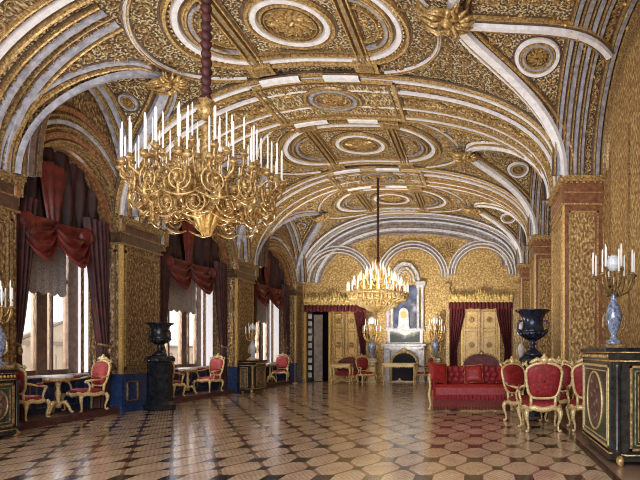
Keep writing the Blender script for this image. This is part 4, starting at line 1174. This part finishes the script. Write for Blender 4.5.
# far settee behind small table
def settee(loc, rz, label):
    t = thing('settee', label, 'sofa', loc, rz); w = .62
    for sx in (-1, 1):
        for sy in (-1, 1): cab_leg(sx*(w-.06), sy*.22, .36, sx, sy).build('leg', M['cream_gold'], t)
    MB().box(-w, w, -.28, .28, .34, .50, bev=.06).build('seat', M['red'], t)
    pl = [(-w, .5), (-w, .85)]+[(-w*cos(pi*i/16), .85+.30*sin(pi*i/16)) for i in range(17)]+[(w, .85), (w, .5)]
    MB().prism(pl, 'y', .20, .28).build('backrest', M['maroon'], t)
    f = MB(); f.tube([(x*1.02, .24, z) for x, z in pl], .03, 6); f.ball((0,.22,1.2), .07); f.build('back_frame', M['gold_br'], t)
    return t
settee((far_x(350, 24.0), 24.05, 0), 0, 'curved maroon settee with gilt crest behind the small white table')

# sofa
so = thing('sofa', 'long crimson sofa with deep fringe and humped maroon back before the right door', 'sofa', (-.22, 13.25, 0))
w = .90
b = MB(); b.box(-w, w, -.42, .40, .30, .62, bev=.07); b.build('seat', M['red_hi'], so)
b = MB(); b.grid(lambda s, t: (-w+2*w*s, -.43+.012*sin(s*180), .38-.24*t), 160, 2); b.grid(lambda s, t: (-w, -.42+.8*s, .38-.28*t), 10, 2); b.grid(lambda s, t: (w, -.42+.8*s, .38-.28*t), 10, 2); b.build('valance', M['red'], so)
b = MB()
for i in range(150):
    x = -w+2*w*(i+.5)/150; b.tube([(x, -.45, .26), (x+.004*sin(i), -.452, .02+.012*sin(i*2.3))], [.010,.006], 3)
b.build('fringe', M['fringe'], so)
pl = [(-w, .45), (-w, .98), (-.22, 1.0)]+[(.26-.46*cos(pi*i/16), 1.06+.30*sin(pi*i/16)) for i in range(17)]+[(.74, 1.0), (w, .98), (w, .45)]
b = MB().prism(pl, 'y', .28, .42); b.build('backrest', M['maroon'], so)
b = MB(); b.tube([(x, .26, z) for x, z in pl[2:-2]], .022, 6); b.ball((.26,.27,1.37), .06)
b.build('back_crest', M['gold_dk'], so)
for k, x in ((0,-.46),(1,.46)):
    b = MB()
    for i in range(4):
        for j in range(3): b.ball((x-.24+.16*i+(.04 if j % 2 else 0), .22, .70+.13*j), .10, 8, 6, sy=.6)
    b.box(x-.36, x+.36, .20, .30, .58, 1.04, bev=.06)
    b.build('tufted_back_cushion', M['red'], so)
for sx in (-1, 1):
    b = MB(); b.box(*sorted((sx*(w-.10), sx*(w+.06))), -.36, .40, .45, .84, bev=.07); b.build('arm', M['red'], so)
    f = MB(); f.tube([(sx*(w+.05), .38, 1.0), (sx*(w+.07), .0, .92), (sx*(w+.06), -.36, .88), (sx*(w+.09), -.46, .80), (sx*(w+.06), -.44, .6), (sx*(w+.09), -.45, .4), (sx*(w+.05), -.44, .15), (sx*(w+.08), -.46, .03)], [.025,.028,.035,.04,.03,.038,.026,.035], 8)
    f.ball((sx*(w+.08), -.46, .04), .04); f.build('arm_frame', M['cream_gold'], so)
    b = cab_leg(sx*(w-.05), .36, .32, sx, 1); b.build('leg', M['cream_gold'], so)
def pillow(x, y, z, s, rx, ry, rz, m, label):
    b = MB()
    def f(u, v):
        a, c_ = 2*u-1, 2*v-1; e = (1-a*a)*(1-c_*c_)
        return a, c_, e
    b.grid(lambda u, v: ((2*u-1)*s*(1-.08*(1-abs(2*v-1))), -.085*((1-(2*u-1)**4)*(1-(2*v-1)**4))**.6, (2*v-1)*s*(1-.08*(1-abs(2*u-1)))), 14, 14)
    b.grid(lambda u, v: ((2*u-1)*s*(1-.08*(1-abs(2*v-1))), .085*((1-(2*u-1)**4)*(1-(2*v-1)**4))**.6, (2*v-1)*s*(1-.08*(1-abs(2*u-1)))), 14, 14)
    o = tag(b.build('cushion', M[m]), label, 'cushion', 'cushions on the red sofa'); o.location = (x, y, z); o.rotation_euler = (rx, ry, rz)
    tr = MB(); q = [(-s,0,-s),(0,0,-s*.92),(s,0,-s),(s*.92,0,0),(s,0,s),(0,0,s*.92),(-s,0,s),(-s*.92,0,0)]; tr.tube(q, .012, 5, True); tr.build('piping', M['gold_dk'], o)
pillow(-.22-.80, 13.0, .90, .25, -.3, .15, .55, 'red_hi', 'bright red cushion leaning at left end of the sofa')
pillow(-.22+.06, 13.28, .86, .23, -.28, -.08, .0, 'red_hi', 'bright red cushion in the middle of the sofa')
pillow(-.22+.80, 13.0, .86, .20, -.3, -.1, -.7, 'red_hi', 'bright red cushion leaning at right end of the sofa')

# urns on octagonal pedestals
def urn(loc, lab, plab, sc, ph, m):
    p = thing('pedestal', plab, 'pedestal', (loc[0], loc[1], 0))
    b = MB(); b.lathe([(.34,0),(.34,.12),(.30,.15),(.28,.20),(.27,ph-.22),(.27,ph-.16)], 0, 0, 0, 8, smooth=False, ph=pi/8); b.build('shaft', M['black'], p)
    b = MB(); b.lathe([(.27,ph-.16),(.33,ph-.12),(.33,ph-.05),(.28,ph)], 0, 0, 0, 8, smooth=False, ph=pi/8); b.build('cap', M['black'], p)
    u = thing('urn', lab, 'urn', (loc[0], loc[1], ph)); 
    b = MB(); b.lathe([(.17,0),(.17,.05),(.14,.08),(.06,.14),(.045,.20),(.075,.23),(.05,.26),(.10,.32),(.20,.38),(.25,.45)], 0, 0, 0, 24); b.build('foot', m, u)
    b = MB(); b.lathe([(.25,.45),(.21,.50),(.185,.60),(.195,.70),(.25,.79),(.32,.83),(.34,.85),(.30,.86),(.24,.82),(.02,.80)], 0, 0, 0, 24); b.build('bowl', m, u)
    b = MB()
    for k in range(16):
        a = 2*pi*k/16; b.tube([(.10*cos(a),.10*sin(a),.32),(.215*cos(a),.215*sin(a),.39),(.262*cos(a),.262*sin(a),.45)], .022, 5)
    b.build('gadroons', m, u)
    for sx in (-1, 1):
        b = MB(); b.tube([(sx*.23,0,.46),(sx*.275,0,.50),(sx*.275,0,.60),(sx*.25,0,.66),(sx*.20,0,.65)], .018, 6); b.ball((sx*.25,0,.47), .04); b.build('handle', m, u)
    u.scale = (sc,sc,sc); return u
urn((-7.74, 13.05), 'black urn with flared rim on tall pedestal between the near windows', 'tall black octagonal pedestal standing before the left pier', .93, 1.30, M['black'])
urn((1.17, 11.98), 'dark blue bronze urn with flared rim rising behind the crimson armchairs', 'dark octagonal pedestal hidden behind the crimson armchairs', 1.2, 1.30, M['bronze'])

# cabinets
def cabinet(loc, L, D, H, rz, label, far=False):
    """front towards -Y local, long side along X"""
    t = thing('cabinet', label, 'cabinet', loc, rz); c = .16
    def octo(k): return [(-L/2+c-0*k, -D/2-k), (L/2-c, -D/2-k), (L/2+k, -D/2+c), (L/2+k, D/2), (-L/2-k, D/2), (-L/2-k, -D/2+c)]
    MB().prism(octo(0), 'z', .12, H-.16).build('body', M['ebony'], t)
    MB().prism(octo(.03), 'z', .07, .14).build('plinth', M['ebony'], t)
    b = MB().prism(octo(.02), 'z', H-.16, H-.04); fz = b.build('frieze', M['ebony'], t)
    MB().prism(octo(.06), 'z', H-.05, H).build('cabinet_top', M['black'], t)
    for z in (H-.055, H-.165, .145):
        q = octo(.045 if z > H-.1 else .022); MB().tube([(x, y, z) for x, y in q], .012, 5, True).build('gilt_border', M['gold'], fz)
    g = MB()
    n = int(L/.09)
    for i in range(n): g.ball((-L/2+c+(L-2*c)*(i+.5)/n, -D/2-.03, H-.11), .028, 6, 4, sy=.5)
    g.build('gilt_beading', M['gold'], fz)
    # panels
    nd = 1; wd = (L-2*c)/nd
    for k in range(nd):
        xa = -L/2+c+wd*k+.03; xb = xa+wd-.06; y = -D/2
        d = MB().box(xa, xb, y-.015, y, .2, H-.22).build('door', M['green_lac'], t)
        m = MB()
        for off, w_ in ((.0,.03),(.07,.014)):
            for (p, q, r, s) in ((xa+off, xb-off, .2+off, .2+off+w_), (xa+off, xb-off, H-.22-off-w_, H-.22-off), (xa+off, xa+off+w_, .2+off, H-.22-off), (xb-off-w_, xb-off, .2+off, H-.22-off)): m.box(p, q, y-.03, y-.012, r, s)
        cx = (xa+xb)/2; cz = H/2; a = (xb-xa)/2-(.36 if L > 1.6 else .12); bb = (H-.42)/2-.12
        m.tube([(cx+a*cos(2*pi*i/36), y-.02, cz+bb*sin(2*pi*i/36)) for i in range(36)], .016, 6, True)
        m.build('panel_moulding', M['cream_gold' if L > 1.6 else 'gold_dk'], d)
        o = MB(); o.prism([(cx+a*.92*cos(2*pi*i/30), cz+bb*.92*sin(2*pi*i/30)) for i in range(30)], 'y', y-.02, y-.01); 
        for q in range(9): o.ball((cx+a*.4*sin(q*2.1), y-.025, cz+bb*.7*(q-4)/4.5), .05, 6, 5, sy=.4)
        o.build('oval_panel', M['frame'], d)
    for sg in (-1, 1):  # ends
        x = sg*L/2; m = MB(); e = .012*sg
        ya, yb, za, zz = -D/2+c+.03, D/2-.03, .2, H-.22
        MB().box(*sorted((x, x+e)), ya, yb, za, zz).build('end_panel', M['green_lac'], t)
        for off, w_ in ((0,.03),(.06,.014),(.10,.01)):
            for (p, q, r, s) in ((ya+off, yb-off, za+off, za+off+w_), (ya+off, yb-off, zz-off-w_, zz-off), (ya+off, ya+off+w_, za+off, zz-off), (yb-off-w_, yb-off, za+off, zz-off)): m.box(*sorted((x, x+2*e)), p, q, r, s)
        m.build('end_moulding', M['gold'], t)
        cl = MB(); cl.lathe([(.05,.14),(.05,.22),(.032,.26),(.034,H-.3),(.05,H-.24),(.05,H-.18)], sg*(L/2-.055), -D/2+.055, 0, 10); cl.build('corner_column', M['gold_dk'] if far else M['ebony'], t)
        for y in (-D/2+.1, D/2-.08):
            f = MB(); f.tube([(sg*(L/2-.08), y, .12), (sg*(L/2-.02), y-.02, .06), (sg*(L/2-.06), y, .0)], [.05,.05,.035], 7); f.build('foot', M['gold'], t)
    return t
cabinet((2.16, 7.62, 0), 2.05, 1.05, 1.46, -pi/2, 'large dark inlaid cabinet with oval gilt panels against the right wall')
cabinet((-7.85, 8.5, 0), 1.0, .46, 1.12, pi/2, 'dark green cabinet with gilt lines at far left before the nearest pier')
cabinet((-7.84, 18.7, 0), 1.15, .48, 1.10, pi/2, 'dark green cabinet with gilt columns standing before the second pier', True)
girandole('candelabrum', 'branched candelabrum with porcelain vase and tall white candles on the large cabinet', (1.98, 8.0, 1.46), 1.05, [(8,.29,1.0,0),(4,.15,1.1,.5)], M['silver'], M['gold_dk'], ncl=.30)
girandole('candelabrum', 'porcelain vase candelabrum on the cabinet at the far left edge', (-7.93, 8.88, 1.12), 1.0, [(8,.19,1.0,.2),(4,.16,1.12,.5)], M['silver'], M['gold'], ncl=.30)
girandole('candelabrum', 'pale candelabrum on the green cabinet before the second pier', (-7.86, 18.65, 1.10), .95, [(8,.24,.95,0),(4,.12,1.08,.5)], M['marble_white'], M['cream_gold'], ncl=.22)
st = thing('pedestal_stand', 'slim pedestal stand behind the sofa by the right wall', 'pedestal', (far_x(521, 17.2), 17.2, 0))
b = MB(); b.lathe([(.22,0),(.22,.08),(.12,.14),(.10,.9),(.2,1.0),(.2,1.05)], 0, 0, 0, 12); b.build('shaft', M['cream_gold'], st)
girandole('candelabrum', 'small white candelabrum seen left of the dark blue urn', (far_x(521, 17.2), 17.2, 1.05), .95, [(6,.20,.9,0)], M['marble_white'], M['cream_gold'], ncl=.2)
# thin gilt pole standing in for the lit edge of the corner pier
pb = thing('lit_edge', 'slender gilt pole standing in for the lit edge of the left corner pier', 'stand', (far_x(296.5, 23.9), 23.7, 0))
b = MB(); b.lathe([(.015,.05),(.015,1.0),(.03,1.02),(.01,1.06)], 0, 0, 0, 8); b.build('streak', M['cream_gold'], pb)
b = MB(); b.lathe([(.13,0),(.12,.03),(.03,.06)], 0, 0, 0, 12); b.build('base', M['cream_gold'], pb)

# ------------------------------------------------------------------ outside
struct(MB().box(-400, -12, -150, 400, -8.1, -8), 'ground', 'yard')
fc = thing('palace_facade', 'cream building with triangular pediment seen through the nearest window', 'building', (-60, 77.5, -8))
b = MB(); b.box(-10, 0, -40, 60, 0, 10.4); b.box(0, .6, -8, 8, 0, 10.4); b.build('wall', M['facade'], fc)
b = MB(); b.prism([(-8.4, 10.6), (8.4, 10.6), (0, 13.6)], 'x', -1, .5); b.build('pediment', M['facade'], fc)
b = MB(); b.box(-.2, 1.0, -8.6, 8.6, 10.2, 10.7); b.box(0, .5, -40, 60, 10.0, 10.5); b.tube([(.7,-8.6,10.7),(.7,0,13.8),(.7,8.6,10.7)], .22, 4); b.box(-.2,.3,-40,60,5.6,6.0); b.build('cornice', M['facade2'], fc)
for i in range(36):
    y = -38+i*2.7
    b = MB(); x = .62 if abs(y) < 8 else .02
    b.prism([(y, 6.8), (y+1.1, 6.8), (y+1.1, 8.6)]+[(y+.55+.55*cos(a*pi/8), 8.6+.5*sin(a*pi/8)) for a in range(1, 8)]+[(y, 8.6)], 'x', x-.05, x+.05); b.build('window', M['facade2'], fc)
for i in range(7):
    b = MB().box(.6, .95, -7.8+i*2.45, -7.3+i*2.45, 0, 10.2); b.build('pilaster', M['facade'], fc)

# ------------------------------------------------------------------ lights, world, camera
def area(name, loc, target, sx, sy, power, col):
    l = bpy.data.lights.new(name, 'AREA'); l.shape = 'RECTANGLE'; l.size = sx; l.size_y = sy; l.energy = power; l.color = col
    o = bpy.data.objects.new(name, l); C.objects.link(o); o.location = loc
    o.rotation_euler = (Vector(target)-Vector(loc)).to_track_quat('-Z', 'Y').to_euler(); return o
def point(name, loc, power, col, r=.3):
    l = bpy.data.lights.new(name, 'POINT'); l.energy = power; l.color = col; l.shadow_soft_size = r
    o = bpy.data.objects.new(name, l); C.objects.link(o); o.location = loc; return o
def spot(name, loc, target, power, col, ang=150, r=.2):
    l = bpy.data.lights.new(name, 'SPOT'); l.energy = power; l.color = col; l.shadow_soft_size = r; l.spot_size = R_(ang); l.spot_blend = .6
    o = bpy.data.objects.new(name, l); C.objects.link(o); o.location = loc
    o.rotation_euler = (Vector(target)-Vector(loc)).to_track_quat('-Z', 'Y').to_euler(); return o
area('fill_behind_camera', (-2.5, -1.5, 3.4), (-1.6, 14, 4.0), 8, 4.5, 640, (.97,.96,1))  # added fill lamp, no such source in the hall
for (a, b) in YW: area('window_light', (XBL-1.5, (a+b)/2-1.0, 6.2), (-5, (a+b)/2+3.0, .8), 3, 2.2, 800, (.95,.97,1))
point('chandelier_light', (XC, 19.0, 3.9), 35, (1,.84,.58), .25)
for (y0, y1) in OPEN: area('raking_window_light', (XBL-2.6, y1-4.4, 2.6), (-8.6, y1, 1.9), .9, 1.6, 420, (1,.86,.62))
for (x, y, z, tx, ty, e, an) in ((-4.2, 9.3, .6, -2.2, 9.8, 560, 150), (-4.2, 15.0, .6, -2.2, 15.5, 700, 150), (-3.6, 20.4, 1.2, -3.0, 24.0, 900, 125)):
    spot('ceiling_fill', (x, y, z), (tx, ty, 7.6), e, (1,.94,.83), an)  # spots near the floor, added only to brighten the vault
w = bpy.data.worlds.new('World'); bpy.context.scene.world = w; w.use_nodes = True
nt = w.node_tree; bg = nt.nodes['Background']
tc = nt.nodes.new('ShaderNodeTexCoord'); sp = nt.nodes.new('ShaderNodeSeparateXYZ'); nt.links.new(tc.outputs['Generated'], sp.inputs[0])
rp = nt.nodes.new('ShaderNodeValToRGB'); nt.links.new(sp.outputs[2], rp.inputs[0])
rp.color_ramp.elements[0].position = 0; rp.color_ramp.elements[0].color = (.98,.96,.98,1); rp.color_ramp.elements[1].position = .5; rp.color_ramp.elements[1].color = (.75,.80,.95,1)
nt.links.new(rp.outputs[0], bg.inputs[0]); bg.inputs[1].default_value = 1.15

cam = bpy.data.cameras.new('Camera'); co = bpy.data.objects.new('Camera', cam); C.objects.link(co)
co.location = (0, 0, EYE); co.rotation_euler = (pi/2, 0, 0)
cam.sensor_fit = 'HORIZONTAL'; cam.sensor_width = 36; cam.lens = F/640*36; cam.shift_x = (320-VX)/640; cam.shift_y = (VY-240)/640
cam.clip_end = 1000
sc = bpy.context.scene; sc.camera = co
sc.view_settings.view_transform = 'Standard'; sc.view_settings.look = 'None'; sc.view_settings.exposure = .3

sc.cycles.filter_width = 1.0
